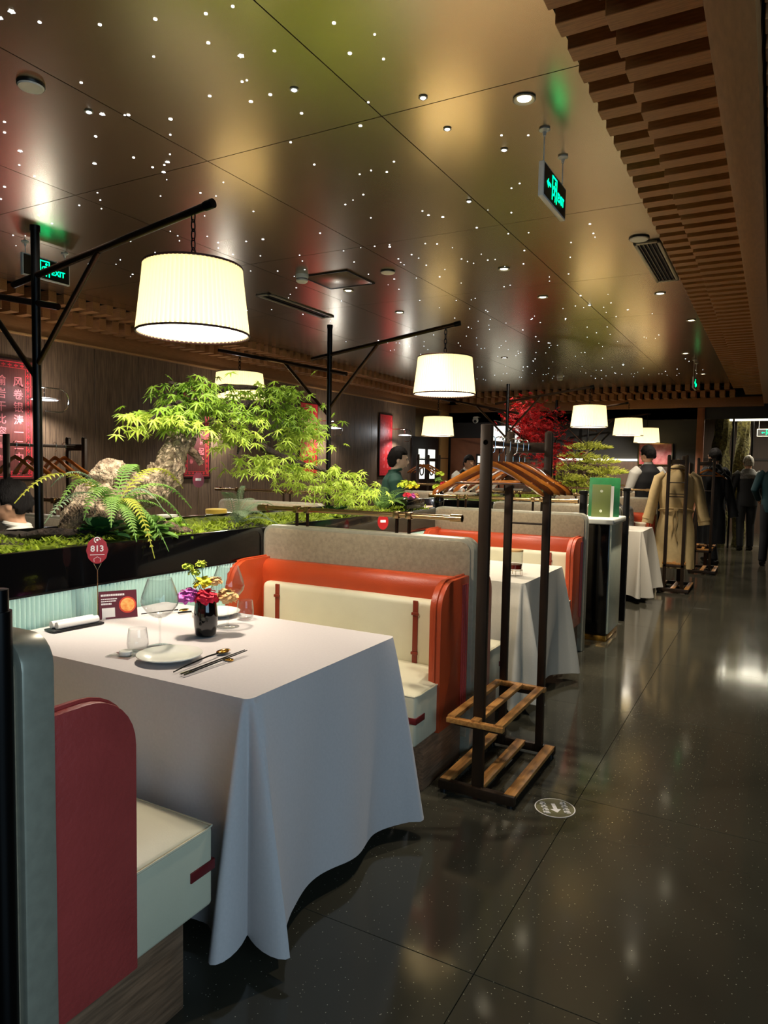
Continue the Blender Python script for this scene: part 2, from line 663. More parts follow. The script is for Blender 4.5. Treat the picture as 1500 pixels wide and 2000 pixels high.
def bar_mesh(nm, sx, sy, sz):
    me = MB().box(-sx / 2, sx / 2, -sy / 2, sy / 2, -sz / 2, sz / 2).mesh(nm, bevel=0.002, seg=1)
    me.materials.append(MATS['slat_wood'])
    return me


t1 = struct(MB().box(-0.2, -0.09, -2.2, 12.96, 2.5, 2.70).build('trim_1', 'beam_wood', bevel=0.004), 'wooden ceiling beam carrying stepped slats above the aisle')
ma, mb_ = bar_mesh('slat', 0.54, 0.078, 0.09), bar_mesh('slat', 0.30, 0.078, 0.11)
for k in range(82):
    y = 0.75 + 0.15 * k
    place('slat', ma, None, t1, (-0.655 + 0.27, y, 2.805))
    place('slat', mb_, None, t1, (-0.47 + 0.15, y, 2.705))
mc_ = bar_mesh('slat', 0.7, 0.078, 0.09)
for k in range(40):
    place('slat', mc_, None, t1, (-0.08 + 0.35, 0.75 + 0.15 * k, 2.66))

t2 = struct(MB().box(-6.0, -5.89, -2.2, 13.4, 2.5, 2.66).build('trim_2', 'beam_wood', bevel=0.004), 'wooden fascia with stepped slat blocks above the left wall')
MB().box(-5.893, -5.875, -2.2, 13.4, 2.498, 2.512).build('edge_strip', 'lit_wood', t2)
ma, mb_ = bar_mesh('slat_block', 0.42, 0.078, 0.09), bar_mesh('slat_block', 0.23, 0.078, 0.11)
for k in range(76):
    y = 1.6 + 0.15 * k
    place('slat_block', ma, None, t2, (-5.53 - 0.21, y, 2.805))
    place('slat_block', mb_, None, t2, (-5.72 - 0.115, y + 0.075, 2.705))

t3 = struct(MB().box(-5.9, -0.2, 13.4, 13.5, 2.5, 2.66).build('trim_3', 'beam_wood', bevel=0.004), 'wooden beam with stepped slat blocks along the far end')
ma, mb_ = bar_mesh('slat_block', 0.078, 0.48, 0.09), bar_mesh('slat_block', 0.078, 0.28, 0.11)
for k in range(34):
    x = -5.7 + 0.15 * k
    place('slat_block', ma, None, t3, (x, 12.94 + 0.24, 2.805))
    place('slat_block', mb_, None, t3, (x + 0.075, 13.12 + 0.14, 2.705))

# left wall of upright wood panels with thin brass joints
wl = struct(MB().box(XW - 0.1, XW - 0.018, -2.3, 13.6, 0, HC).build('wall_left', 'brass'), 'dark wood panelled wall with thin pale joints')
me = MB().box(0, 0.018, 0.003, 0.547, 0, 2.52).mesh('wood_panel', bevel=0.0015, seg=1)
me.materials.append(MATS['wall_wood'])
k = 0
y = 4.21 - 0.55 * 11
while y < 11.6:
    place('wood_panel', me, None, wl, (XW - 0.018, y, 0))
    y += 0.55
# lit wood pier and brown niche beyond the panels
MB().box(XW - 0.018, XW + 0.02, 13.02, 13.42, 0, 2.5).build('lit_pier', 'lit_wood', wl, bevel=0.004)
for z in (0.95, 1.55, 2.0):
    MB().box(XW - 0.01, XW + 0.024, 13.02, 13.42, z, z + 0.02).build('pier_band', 'frame_dark', wl)
w3 = struct(MB().prism([(11.75, 0.9), (12.9, 0.9), (12.9, 1.95), (11.75, 1.95)], 'x', XW - 0.01, XW + 0.03).build('window_3', 'frame_dark', bevel=0.004), 'dark framed interior window with pale panes on the left wall')
for (y0, y1) in ((12.0, 12.28), (12.42, 12.74)):
    MB().box(XW + 0.025, XW + 0.034, y0, y1, 1.15, 1.72).build('window_pane', 'screen_glow', w3)
    MB().tube([(XW + 0.037, (y0 + y1) / 2 + 0.08 * math.cos(a), 1.30 + 0.08 * math.sin(a)) for a in [i * PI / 6 for i in range(12)]], 0.015, 6, closed=True).build('pane_mark', 'frame_dark', w3)

# far wall: dark above a lit shelf, brown below, doorway on the right
wf = struct(MB().box(-6.0, -1.12, 13.5, 13.6, 0, HC).build('wall_far', 'dark_wall'), 'dark far wall with a lit shelf line')
MB().box(-4.5, -1.3, 13.44, 13.5, 0, 1.54).build('lower_panel', 'brown_wall', wf)
MB().box(-3.62, -2.2, 13.40, 13.5, 1.555, 1.59).build('shelf_light', 'strip_glow', wf)
MB().box(-5.9, -4.85, 13.47, 13.5, 0, 1.98).build('warm_panel', 'pillar_wood', wf)
for x in (-4.8, -1.22):
    MB().box(x, x + 0.12, 13.42, 13.5, 0, 2.5).build('wood_pier', 'pillar_wood', wf, bevel=0.005)
MB().box(-6.0, 2.4, 13.5, 13.6, 2.3, HC).build('door_header', 'dark_wall', wf)
w2 = struct(MB().box(-5.32, -4.98, 13.43, 13.47, 1.28, 1.66).build('window_2', 'frame_dark', bevel=0.003), 'small dark framed window with four lit panes')
for x in (-5.28, -5.13):
    for z in (1.31, 1.48):
        MB().box(x, x + 0.12, 13.425, 13.435, z, z + 0.14).build('window_pane', 'screen_glow', w2)

wr = struct(MB().box(2.3, 2.4, -2.3, 18.2, 0, 0.55).box(2.3, 2.4, 1.0, 18.2, 0.55, HC).box(2.3, 2.4, -2.3, 1.0, 2.55, HC).build('wall_right', 'brown_wall'), 'brown wall along the right side of the aisle')
w1 = struct(MB().box(2.31, 2.39, -2.3, -2.2, 0.55, 2.55).box(2.31, 2.39, -0.7, -0.64, 0.55, 2.55).box(2.31, 2.39, 0.94, 1.0, 0.55, 2.55).build('fill_window', 'frame_dark'), 'unseen dark framed window, added as a source for the cool fill light')  # made-up window, added out of view to account for the cool side light
for (y0, y1) in ((-2.2, -0.7), (-0.64, 0.94)):
    MB().box(2.345, 2.355, y0, y1, 0.55, 2.55).build('window_pane', 'reeded_glass', w1)
struct(MB().box(-6.1, 2.4, -2.4, -2.3, 0, HC).build('wall_near', 'brown_wall'), 'brown wall behind the photographer')
# vestibule behind the doorway
wv = struct(MB().box(-2.0, 2.4, 18.1, 18.2, 0, 2.7).build('wall_back', 'brown_wall'), 'brown wall of the vestibule behind the doorway')
MB().box(-2.0, 2.4, 18.06, 18.1, 1.65, 1.70).build('picture_rail', 'frame_dark', wv)
struct(MB().box(-2.1, -2.0, 13.6, 18.2, 0, 2.7).build('wall_vestibule', 'dark_wall'), 'dark side wall of the vestibule')
struct(MB().box(-2.1, 2.4, 13.6, 18.2, 2.62, 2.7).build('ceiling_vestibule', 'stone_white'), 'pale vestibule ceiling')
o = tag(MB().box(-0.75, 2.2, 14.2, 14.32, 2.31, 2.40).build('light_bar', 'strip_glow', bevel=0.006), 'bright white light bar above the far doorway', 'light')
lamp_light('AREA', (0.2, 14.9, 2.5), 110, (1, 0.93, 0.75), 2.6, name='vestibule_light', size_y=0.5)

# ------------------------------------------------------------------ trunk-like columns in the doorway
for i, (x, y, r, lb) in enumerate(((-0.86, 14.3, 0.13, 'mossy stone trunk column, left of the pair in the doorway'), (-0.55, 14.5, 0.10, 'mossy stone trunk column, right of the pair in the doorway'))):
    q = MB()
    q.tube([(x + 0.03 * math.sin(z * 3 + i), y, z) for z in [0.11 * k for k in range(24)]], r, 18,
           wob=lambda a, j, p: 1 + 0.45 * fbm((p.x * 3 + math.cos(j / 18 * 2 * PI) * 1.6, math.sin(j / 18 * 2 * PI) * 1.6, p.z * 1.4), 4))
    t = thing('trunk_column', lb, 'column', (0, 0, 0))
    q.build('trunk', 'stone_trunk', t)
    MB().rod((x + 0.18, y - 0.1, 0), (x + 0.18, y - 0.1, 2.55), 0.018).build('support_pole', 'black_metal', t)

# ================================================================== BOOTHS
PX = -2.48      # front face of the planter
AX = -1.24      # aisle end of the booths


def divider(name, label, x0, x1, y0, grp, rail=True, aisle='right'):
    """upright board with gunmetal edge and suede insets, brass rail on top"""
    t = thing(name, label, 'divider', (0, y0, 0), 0, grp)
    c = (0, 0, 1, 1)
    MB().prism(rrect(x0, x1, 0, 1.06, 0.06, 5, c), 'y', 0.0, 0.07).build('board_frame', 'gunmetal' if aisle == 'right' else 'dark_bronze', t, bevel=0.006)
    for (a, b_) in ((-0.008, 0.0), (0.07, 0.078)):
        MB().prism(rrect(x0 + 0.018, x1 - 0.018, 0.1, 1.043, 0.05, 5, c), 'y', a, b_).build('suede_panel', 'suede', t, bevel=0.003)
    if rail:
        z = 1.15
        xa, xb = x0 - 0.06, x1 - 0.08
        MB().rod((xa, 0.035, z), (xb, 0.035, z), 0.013, 12).build('rail', 'brass', t)
        for s_, xe in ((1, xa), (-1, xb)):
            MB().rod((xe, 0.035, z), (xe + s_ * 0.06, 0.035, z), 0.019, 12).build('rail_cap', 'brass', t)
        for xc in (x0 + 0.24, x1 - 0.40):
            for d in (-0.035, 0.035):
                p = MB().rod((xc + d, 0.035, 1.055), (xc + d, 0.035, z), 0.009, 10).build('rail_post', 'bronze_rod', t)
                MB().box(xc + d - 0.016, xc + d + 0.016, 0.016, 0.054, z - 0.018, z + 0.018).build('clamp', 'brass', p, bevel=0.003)
    return t


def bench(label, x0, x1, y0, s, grp, red='red_leather', wing=0.28, depth=0.50, mirror=False):
    """bench against a divider face at y0, seat towards s*Y; x1 is the aisle end"""
    t = thing('booth_bench', label, 'bench', (0, y0, 0), 0, grp)

    def B(xa, xb, ya, yb, za, zb):
        return MB().box(xa, xb, min(s * ya, s * yb), max(s * ya, s * yb), za, zb)
    B(x0 + 0.03, x1 - 0.02, 0.02, depth - 0.10, 0.0, 0.25).build('plinth', 'plinth_wood', t, bevel=0.003)
    # seat cushion, softly crowned
    q = MB()
    nx, ny = 14, 8

    def top(u, v):
        return 0.445 + 0.022 * (1 - abs(2 * u - 1) ** 4) * (1 - abs(2 * v - 1) ** 4)
    xa, xb = x0 + 0.05, x1 - 0.012
    q.grid(nx, ny, lambda u, v: (xa + (xb - xa) * u, s * (0.03 + (depth - 0.03) * v), top(u, v)))
    ring = [i for i in range(nx)] + [nx + j * (nx + 1) for j in range(ny)] + [ny * (nx + 1) + nx - i for i in range(nx)] + [(ny - j) * (nx + 1) for j in range(ny)]
    base = len(q.v)
    for i in ring:
        p = q.v[i]
        q.v.append((p[0], p[1], 0.225))
    L = len(ring)
    for i in range(L):
        q.f.append((ring[i], ring[(i + 1) % L], base + (i + 1) % L, base + i))
    q.f.append(tuple(base + i for i in range(L)))
    se = q.build('seat', 'cream_leather', t, bevel=0.014, seg=3)
    zt = 0.447
    MB().tube([(xa + 0.01, s * (depth - 0.002), zt - 0.006), (xb - 0.004, s * (depth - 0.002), zt - 0.006), (xb + 0.001, s * (depth - 0.03), zt - 0.006), (xb + 0.001, s * 0.05, zt - 0.006)], 0.0035, 6).build('piping', 'cream_leather', se)
    B(xb - 0.002, xb + 0.004, depth - 0.085, depth + 0.002, 0.325, 0.352).build('leather_tag', 'tag_leather', se, bevel=0.001)
    B(xb - 0.05, xb + 0.003, depth - 0.003, depth + 0.003, 0.325, 0.352).build('leather_tag', 'tag_leather', se, bevel=0.001)
    # red leather shell: back with rolled top, wings at both ends
    q = MB()
    prof = [(0.0, 0.26), (0.075, 0.26), (0.075, 0.80), (0.068, 0.845), (0.045, 0.872), (0.02, 0.876), (0.0, 0.868)]
    q.prism([(s * a, b_) for a, b_ in prof], 'x', x0 + 0.04, x1 - 0.05)
    q.build('backrest_shell', red, t, bevel=0.006)
    r = 0.13
    for xw in (x1 - 0.055, x0 + 0.0):
        poly = [(0.0, 0.222), (wing - 0.002, 0.222), (wing, 0.224), (wing, 0.885 - r)]
        for i in range(1, 9):
            a = i / 8 * PI / 2
            poly.append((wing - r + r * math.cos(a), 0.885 - r + r * math.sin(a)))
        poly.append((0.0, 0.885))
        w = MB().prism([(s * a, b_) for a, b_ in poly], 'x', xw, xw + 0.055).build('side_wing', red, t, bevel=0.016, seg=3)
        xo = xw + 0.056 if xw > x0 + 0.1 else xw - 0.001
        if wing > 0.25 and xw > x0 + 0.1:
            for d in (0.03, 0.055, 0.08):
                MB().rod((xo, s * d, 0.28), (xo, s * d, 0.85), 0.006, 8).build('piping', 'maroon_leather', w)
        MB().tube([(xw + 0.0275, s * a * 1.003, b_ + 0.002) for a, b_ in poly[1:]], 0.006, 6).build('edge_piping', red, w)
    # cream back cushion with two buckled straps
    cu = B(x0 + 0.09, x1 - 0.075, 0.05, 0.125, 0.44, 0.765).build('back_cushion', 'cream_leather', t, bevel=0.03, seg=4)
    for xs_ in (x0 + 0.20, x1 - 0.22):
        st = B(xs_ - 0.013, xs_ + 0.013, 0.124, 0.131, 0.44, 0.76).build('strap', 'strap_leather', cu, bevel=0.002)
        for z in (0.50, 0.69):
            B(xs_ - 0.018, xs_ + 0.018, 0.129, 0.137, z, z + 0.014).build('buckle', 'strap_leather', cu, bevel=0.002)
    return t


D1, D2, D3 = 0.80, 3.09, 5.38
divider('booth_divider', 'grey metal edged booth divider at the left border beside the maroon bench end', PX + 0.0, AX + 0.03, D1, 'booth dividers', rail=False)
divider('booth_divider', 'suede booth divider with brass rail behind the orange bench at the front table', PX, AX + 0.02, D2, 'booth dividers')
divider('booth_divider', 'suede booth divider beside the black service lectern', PX - 0.02, AX + 0.02, D3, 'booth dividers')
bench('cream booth bench with maroon leather end at the lower left, facing the front table', PX, AX, D1 + 0.07, 1, 'booth benches', red='maroon_leather', wing=0.225, depth=0.49)
bench('cream bench with orange leather back and two straps behind the front table', PX, AX, D2 - 0.0, -1, 'booth benches', wing=0.32, depth=0.53)
bench('cream bench back to back with the strapped orange bench, beside the near coat rack', PX, AX, D2 + 0.07, 1, 'booth benches', wing=0.24)
bench('cream bench with orange back behind the table with the candle jar', PX, AX, D3, -1, 'booth benches', wing=0.30)
# round black post and rail end at the left border
p = thing('corner_post', 'round black post at the left border of the picture', 'post', (-1.235, 0.772, 0))
MB().rod((0, 0, 0), (0, 0, 1.12), 0.024, 16).build('shaft', 'black_metal', p)
MB().lathe([(0.019, 1.12), (0.019, 1.16), (0.0, 1.162)], 16).build('cap', 'black_metal', p)

# second group of booths beyond the lectern, and the far side across the planter
for (yd, lb, b1, b2) in ((6.75, 'black edged booth divider just behind the lectern', None, 'bench with red back just past the lectern, half hidden'),
                         (9.05, 'suede booth divider behind the table nearest the trench coat', 'bench with red back behind the trench coat rack', None),
                         (11.35, 'farthest suede booth divider on the aisle side', 'farthest red backed bench on the aisle side', None)):
    divider('booth_divider', lb, PX, AX + 0.02, yd, 'booth dividers')
    if b1:
        bench(b1, PX, AX, yd, -1, 'booth benches')
    if b2:
        bench(b2, PX, AX, yd + 0.07, 1, 'booth benches')
p = thing('corner_post', 'square black post beside the lectern and the third table', 'post', (-1.17, 6.70, 0))
MB().box(-0.025, 0.025, -0.025, 0.025, 0, 1.22).build('shaft', 'black_metal', p, bevel=0.003)
MB().box(-0.03, 0.03, -0.03, 0.03, 1.2, 1.23).build('cap', 'black_metal', p, bevel=0.003)
p = thing('corner_post', 'square black post between the lectern and the orange bench', 'post', (-1.28, 5.50, 0))
MB().box(-0.025, 0.025, -0.025, 0.025, 0, 1.22).build('shaft', 'black_metal', p, bevel=0.003)
MB().box(-0.03, 0.03, -0.03, 0.03, 1.2, 1.23).build('cap', 'black_metal', p, bevel=0.003)
for (yd, lb) in ((2.72, 'suede divider across the planter, beside the seated man'), (5.0, 'suede divider across the planter beneath the maple tip'), (8.6, 'suede divider across the planter near the waitress'), (10.9, 'farthest suede divider across the planter')):
    divider('booth_divider', lb, -4.55, -3.38, yd, 'booth dividers')

# ------------------------------------------------------------------ planters


def planter(label, y0, y1, grp):
    t = thing('planter', label, 'planter', (0, 0, 0), 0, grp)
    x0, x1 = -3.34, PX
    MB().box(x0, x0 + 0.03, y0, y1, 0, 1.045).build('back_panel', 'black_gloss', t, bevel=0.003)
    MB().box(x1 - 0.03, x1, y0, y1, 0.0, 1.045).build('front_panel', 'black_gloss', t, bevel=0.003)
    for y in (y0, y1 - 0.03):
        MB().box(x0 + 0.03, x1 - 0.03, y, y + 0.03, 0, 1.045).build('end_panel', 'black_gloss', t, bevel=0.003)
    MB().grid(10, 60, lambda u, v: (x0 + 0.03 + (x1 - x0 - 0.06) * u, y0 + 0.03 + (y1 - y0 - 0.06) * v, 1.02 + 0.05 * fbm((u * 3, v * 20, 1.0), 3))).build('soil', 'soil', t)
    return t


planter('long black gloss planter holding the green maple and ferns', 0.4, 5.40, 'black planters')
planter('black gloss planter farther back holding the red maple and pine', 6.85, 13.0, 'black planters')
# reeded glass strip above the table edge
for (y0, y1, lb) in ((0.95, 3.05, 'pale green reeded glass strip along the front table'), (3.3, 5.3, 'pale green reeded glass strip along the second table')):
    t = thing('reeded_strip', lb, 'glass panel', (0, 0, 0))
    n = int((y1 - y0) / 0.02)
    q = MB()
    q.grid(n * 4, 1, lambda u, v: (PX + 0.006 + 0.008 * abs(math.sin(u * n * PI)), y0 + (y1 - y0) * u, 0.30 + 0.575 * v))
    q.build('reeded_pane', 'reeded_glass', t)
    MB().box(PX + 0.001, PX + 0.006, y0, y1, 0.30, 0.875).build('backing', 'reeded_glass', t)
    MB().box(PX, PX + 0.014, y0, y1, 0.873, 0.879).build('edge', 'black_metal', t)

# ------------------------------------------------------------------ tables with floor-length cloths


def table(label, clabel, x0, x1, y0, y1, zt, m, grp, seed=0):
    t = thing('dining_table', label, 'table', ((x0 + x1) / 2, (y0 + y1) / 2, 0), 0, 'booth tables')
    hx, hy = (x1 - x0) / 2, (y1 - y0) / 2
    MB().box(-hx + 0.01, hx - 0.01, -hy + 0.01, hy - 0.01, zt - 0.035, zt - 0.004).build('table_top', 'plinth_wood', t, bevel=0.004)
    MB().rod((0, 0, 0.03), (0, 0, zt - 0.035), 0.045, 16).build('pedestal', 'black_metal', t)
    MB().lathe([(0.0, 0), (0.27, 0), (0.27, 0.015), (0.06, 0.035), (0.05, 0.04)], 24).build('foot', 'black_metal', t)
    # cloth
    rn = random.Random(seed)
    r = 0.02
    peri = []       # (x,y, nx,ny, corner weight, corner phase)
    step = 0.02

    def side(xa, ya, xb, yb, nx, ny):
        L = math.hypot(xb - xa, yb - ya)
        k = int(L / step)
        for i in range(k):
            u = i / k
            d = min(u, 1 - u) * L
            peri.append((xa + (xb - xa) * u, ya + (yb - ya) * u, nx, ny, max(0, 1 - d / 0.16), u * L))
    n = 18

    def arc(cx, cy, a0):
        for i in range(n):
            a = a0 + (PI / 2) * i / n
            peri.append((cx + r * math.cos(a), cy + r * math.sin(a), math.cos(a), math.sin(a), 1.0 + 0.8 * math.sin(PI * i / n), (i / n - 0.5) * PI / 2))
    side(-hx + r, -hy, hx - r, -hy, 0, -1)
    arc(hx - r, -hy + r, -PI / 2)
    side(hx, -hy + r, hx, hy - r, 1, 0)
    arc(hx - r, hy - r, 0)
    side(hx - r, hy, -hx + r, hy, 0, 1)
    arc(-hx + r, hy - r, PI / 2)
    side(-hx, hy - r, -hx, -hy + r, -1, 0)
    arc(-hx + r, -hy + r, PI)
    N = len(peri)
    q = MB()
    rows = [0.0, 0.004, 0.012, 0.03, 0.06, 0.1, 0.16, 0.23, 0.31, 0.4, 0.5, 0.6, 0.7, 0.8, 0.9, 1.0]
    hem = 0.065
    dr = (0.0, 0.006, 0.009)
    for ri, tt in enumerate(rows):
        for i, (x, y, nx, ny, cw, ph) in enumerate(peri):
            flat = nx < -0.7
            f = 0.018 * tt if not flat else 0.0
            wav = 0.028 * tt ** 1.1 * (fbm((x * 2.2 + seed, y * 2.2, tt * 0.5), 2) + 0.7 * math.sin((x * 1.1 + y) * 15 + seed * 2 + 1.2 * tt))
            if cw > 0.999:
                a = ph / (PI / 4)         # -1..1 over the arc
                lobe = 0.055 - 0.068 * math.cos(a * PI * 1.15)
                corner = tt ** 0.85 * lobe
            else:
                corner = tt ** 0.85 * 0.10 * cw ** 2.0 * (1 if not flat else 0)
            off = f + (wav * (1 - min(1, cw)) if not flat else 0) + (corner if not flat else 0)
            off = max(off, 0.0)
            rnd = (0.0, -0.0015, -0.004)[ri] if ri < 3 else -0.0
            dz = zt - (zt - hem) * tt
            q.v.append((x + nx * (off + 0.004), y + ny * (off + 0.004), dz + (0.012 * math.sin(i * 0.21 + seed) * tt if tt == 1 else 0)))
    for a in range(len(rows) - 1):
        for i in range(N):
            q.f.append((a * N + i, a * N + (i + 1) % N, (a + 1) * N + (i + 1) % N, (a + 1) * N + i))
    q.f.append(tuple(range(N)))
    c = q.build('tablecloth', m, None, loc=((x0 + x1) / 2, (y0 + y1) / 2, 0), angle=60)
    tag(c, clabel, 'tablecloth', 'tablecloths')
    return t


table('booth table under the pale cloth at the front', 'pale lilac white tablecloth falling to the floor on the front table', -2.44, -1.235, 1.48, 2.325, 0.75, 'linen', '', 1)
table('booth table under the cloth with the candle jar', 'ivory tablecloth on the table with the candle jar behind the near coat rack', -2.44, -1.20, 3.80, 4.62, 0.75, 'linen_ivory', '', 5)
table('booth table under the cloth just past the lectern', 'ivory tablecloth on the table just past the lectern', -2.44, -1.18, 7.72, 8.44, 0.75, 'linen_ivory', '', 9)

# sideboard across the planter with bowls and a yellow lidded tub
t = thing('sideboard', 'white topped sideboard across the planter below the long wall poster', 'sideboard', (-3.85, 4.02, 0))
MB().box(-0.36, 0.36, -0.45, 0.45, 0, 0.92).build('cabinet', 'plinth_wood', t, bevel=0.005)
MB().box(-0.38, 0.38, -0.47, 0.47, 0.92, 0.95).build('top', 'stone_white', t, bevel=0.004)
for i, (x, y) in enumerate(((-3.72, 3.72), (-3.70, 3.86), (-3.86, 4.28), (-3.74, 4.36), (-3.96, 3.8))):
    b_ = MB().lathe([(0.0, 0.004), (0.035, 0.0), (0.04, 0.008), (0.075, 0.045), (0.078, 0.05), (0.072, 0.047), (0.0, 0.014)], 20).build('bowl', 'white_ceramic', loc=(x, y, 0.95))
    tag(b_, ('white bowl on the sideboard, nearest the ferns', 'second white bowl on the sideboard left of the yellow tub', 'white bowl right behind the yellow lidded tub', 'white bowl on the sideboard at its far right end', 'white bowl at the back of the sideboard')[i], 'bowl', 'white bowls on the sideboard')
t = thing('food_tub', 'white tub with a mustard yellow lid on the sideboard', 'tub', (-3.75, 4.10, 0.95))
MB().lathe([(0.0, 0), (0.07, 0), (0.078, 0.06), (0.0, 0.06)], 20).build('tub_body', 'white_ceramic', t)
MB().lathe([(0.082, 0.055), (0.082, 0.085), (0.078, 0.09), (0.0, 0.09)], 20).build('lid', 'petal_peach', t)

# ================================================================== LAMPS
mat('mustard', (176, 146, 48), 0.45)
for o in bpy.data.objects:
    if o.name.startswith('lid') and o.data.materials[0].name == 'petal_peach':
        o.data.materials[0] = MATS['mustard']


def lamp_stand(label, x, y, dz=0.0):
    t = thing('lamp_stand', label, 'lamp stand', (x, y, dz), 0, 'branching lamp stands')
    MB().lathe([(0.0, 1.0), (0.06, 1.0), (0.06, 1.06), (0.03, 1.07)], 16).build('base_collar', 'black_metal', t)
    MB().rod((0, 0, 1.03), (0, 0, 2.42), 0.019, 14).build('pole', 'black_metal', t)
    MB().lathe([(0.022, 2.40), (0.022, 2.425), (0.0, 2.428)], 14).build('pole_cap', 'black_metal', t)
    MB().rod((-0.16, 0, 2.186), (1.03, 0, 2.354), 0.0145, 12).build('arm', 'bronze_rod', t)
    MB().rod((1.0, 0, 2.350), (1.04, 0, 2.3555), 0.0175, 12).build('arm_cap', 'black_metal', t)
    MB().rod((0.0, 0, 1.815), (0.41, 0, 2.258), 0.0125, 12).build('brace', 'bronze_rod', t)
    MB().rod((0.15, 0, 2.06), (-1.08, 0, 2.31), 0.0145, 12).build('arm', 'bronze_rod', t)
    MB().rod((0.0, 0, 1.757), (-0.42, 0, 2.178), 0.0125, 12).build('brace', 'bronze_rod', t)
    return t


lamp_stand('bronze branching lamp stand rising beside the seated man at far left', -2.9, 2.015)
lamp_stand('bronze branching lamp stand between the green maple and the second lamp', -2.92, 4.4)
lamp_stand('bronze branching lamp stand behind the red maple', -2.92, 8.38)
lamp_stand('bronze branching lamp stand left of the small pine', -2.92, 10.6)
lamp_stand('farthest bronze branching lamp stand behind the small pine', -2.92, 12.7)


def pleat(j, z):
    return 1.0 + 0.017 * (1 if j % 4 in (1, 2) else -1)


shade_me = None


def pendant(label, x, y, zb, ztop, grp, big=True):
    """pleated drum shade hung by a chain; local origin at the bottom centre of the shade"""
    global shade_me
    t = thing('pendant_lamp', label, 'lamp', (x, y, zb), 0, grp)
    if shade_me is None:
        shade_me = MB().lathe([(0.208, 0.0), (0.2035, 0.04), (0.194, 0.125), (0.1845, 0.21), (0.181, 0.25)], 288, wob=pleat).mesh('shade', angle=80, recalc=False)
        shade_me.materials.append(MATS['shade_fabric'])
    place('shade', shade_me, None, t)
    for (r, z) in ((0.210, 0.0), (0.183, 0.25)):
        MB().tube([(r * math.cos(a), r * math.sin(a), z) for a in [2 * PI * i / 64 for i in range(64)]], 0.0042, 6, closed=True).build('rim_trim', 'shade_trim', t)
    MB().lathe([(0.0, 0.004), (0.205, 0.006), (0.205, 0.01), (0.0, 0.01)], 48).build('diffuser', 'diffuser_glow', t)
    MB().lathe([(0.0, 0.246), (0.178, 0.246), (0.178, 0.249), (0.0, 0.249)], 48).build('top_disc', 'white_plastic', t)
    # chain
    h = ztop - zb
    n = max(2, int((h - 0.25) / 0.030))
    L = (h - 0.25) / n
    for i in range(n):
        z0 = 0.25 + L * (i + 0.5)
        ring = []
        for k in range(14):
            a = 2 * PI * k / 14
            u, w = 0.009 * math.cos(a), (L * 0.5 + 0.005) * math.sin(a)
            ring.append((u, 0, z0 + w) if i % 2 else (0, u, z0 + w))
        MB().tube(ring, 0.0026, 6, closed=True).build('chain_link', 'black_metal', t)
    lamp_light('POINT', (0, 0, 0.125), 0.95, (1, 0.84, 0.60), 0.05, parent=t, name='bulb')
    lamp_light('SPOT', (0, 0, -0.004), 47, (1, 0.90, 0.76), 0.045, spot=170, blend=0.35, parent=t, name='down_light')
    return t


G = 'pleated pendant lamps'
pendant('large cream pleated drum lamp hanging over the front table', -1.96, 2.015, 1.885, 2.34, G)
pendant('cream pleated drum lamp hanging over the candle jar table', -1.985, 4.40, 1.885, 2.35, G)
pendant('cream pleated drum lamp with its arm behind, right of the red maple', -1.92, 8.38, 1.885, 2.35, G)
pendant('middle of the three far cream drum lamps above the vested man', -1.87, 10.6, 1.885, 2.35, G)
pendant('farthest and lowest cream drum lamp above the red picture', -1.93, 12.70, 1.86, 2.35, G)
pendant('cream pleated drum lamp half hidden behind the green maple crown', -3.78, 4.40, 1.865, 2.265, G)
pendant('cream pleated drum lamp by the lit wooden pier at the far left', -3.86, 8.38, 1.79, 2.29, G)

# ------------------------------------------------------------------ recessed downlights and ceiling devices


def downlight(label, x, y, energy=40, spot=70):
    t = thing('downlight', label, 'downlight', (x, y, HC), 0, 'recessed downlights')
    MB().lathe([(0.030, -0.001), (0.043, -0.001), (0.045, -0.006), (0.040, -0.008), (0.030, -0.004), (0.026, 0.0)], 24).build('ring', 'gunmetal', t)
    MB().lathe([(0.0, -0.003), (0.026, -0.003), (0.026, -0.001), (0.0, -0.001)], 20).build('lens', 'spot_glow', t)
    lamp_light('SPOT', (0, 0, -0.02), energy, (1, 0.91, 0.76), 0.03, spot=spot, blend=0.6, parent=t, name='spot')
    return t


downlight('bright recessed downlight nearest the slats above the coat rack', -0.93, 2.76, 45, 80)
downlight('recessed downlight above the candle jar table', -1.80, 5.0, 60)
downlight('recessed downlight left of the blue ceiling reflection', -1.79, 5.95, 60)
downlight('recessed downlight beside the long slats past the vent', -0.89, 6.23, 190, 112)
downlight('recessed downlight just below the access panel', -3.18, 5.06, 60)
downlight('recessed downlight right of the middle lamp stand', -3.18, 5.98, 60)
downlight('recessed downlight before the far exit sign', -0.77, 7.45, 70)
downlight('far recessed downlight over the trench coat', -1.03, 9.5, 70)
downlight('far recessed downlight over the last aisle tables', -1.0, 11.6, 60)
downlight('recessed downlight over the far left seats', -3.2, 9.0, 60)


def pin_spot(label, x, y, aim, energy, size=26):
    t = thing('pin_spotlight', label, 'spotlight', (x, y, HC), 0, 'pin spotlights')
    MB().lathe([(0.012, 0.0), (0.017, -0.001), (0.018, -0.004), (0.013, -0.005), (0.010, -0.002)], 16).build('ring', 'gunmetal', t)
    MB().ball((0, 0, -0.004), (0.010, 0.010, 0.005), 12, 8).build('lens', 'star_glow', t)
    d = Vector(aim) - Vector((x, y, HC))
    l = lamp_light('SPOT', (0, 0, -0.014), energy, (1, 0.94, 0.80), 0.015, spot=size, blend=0.7, parent=t, name='beam')
    l.rotation_euler = d.to_track_quat('-Z', 'Y').to_euler()


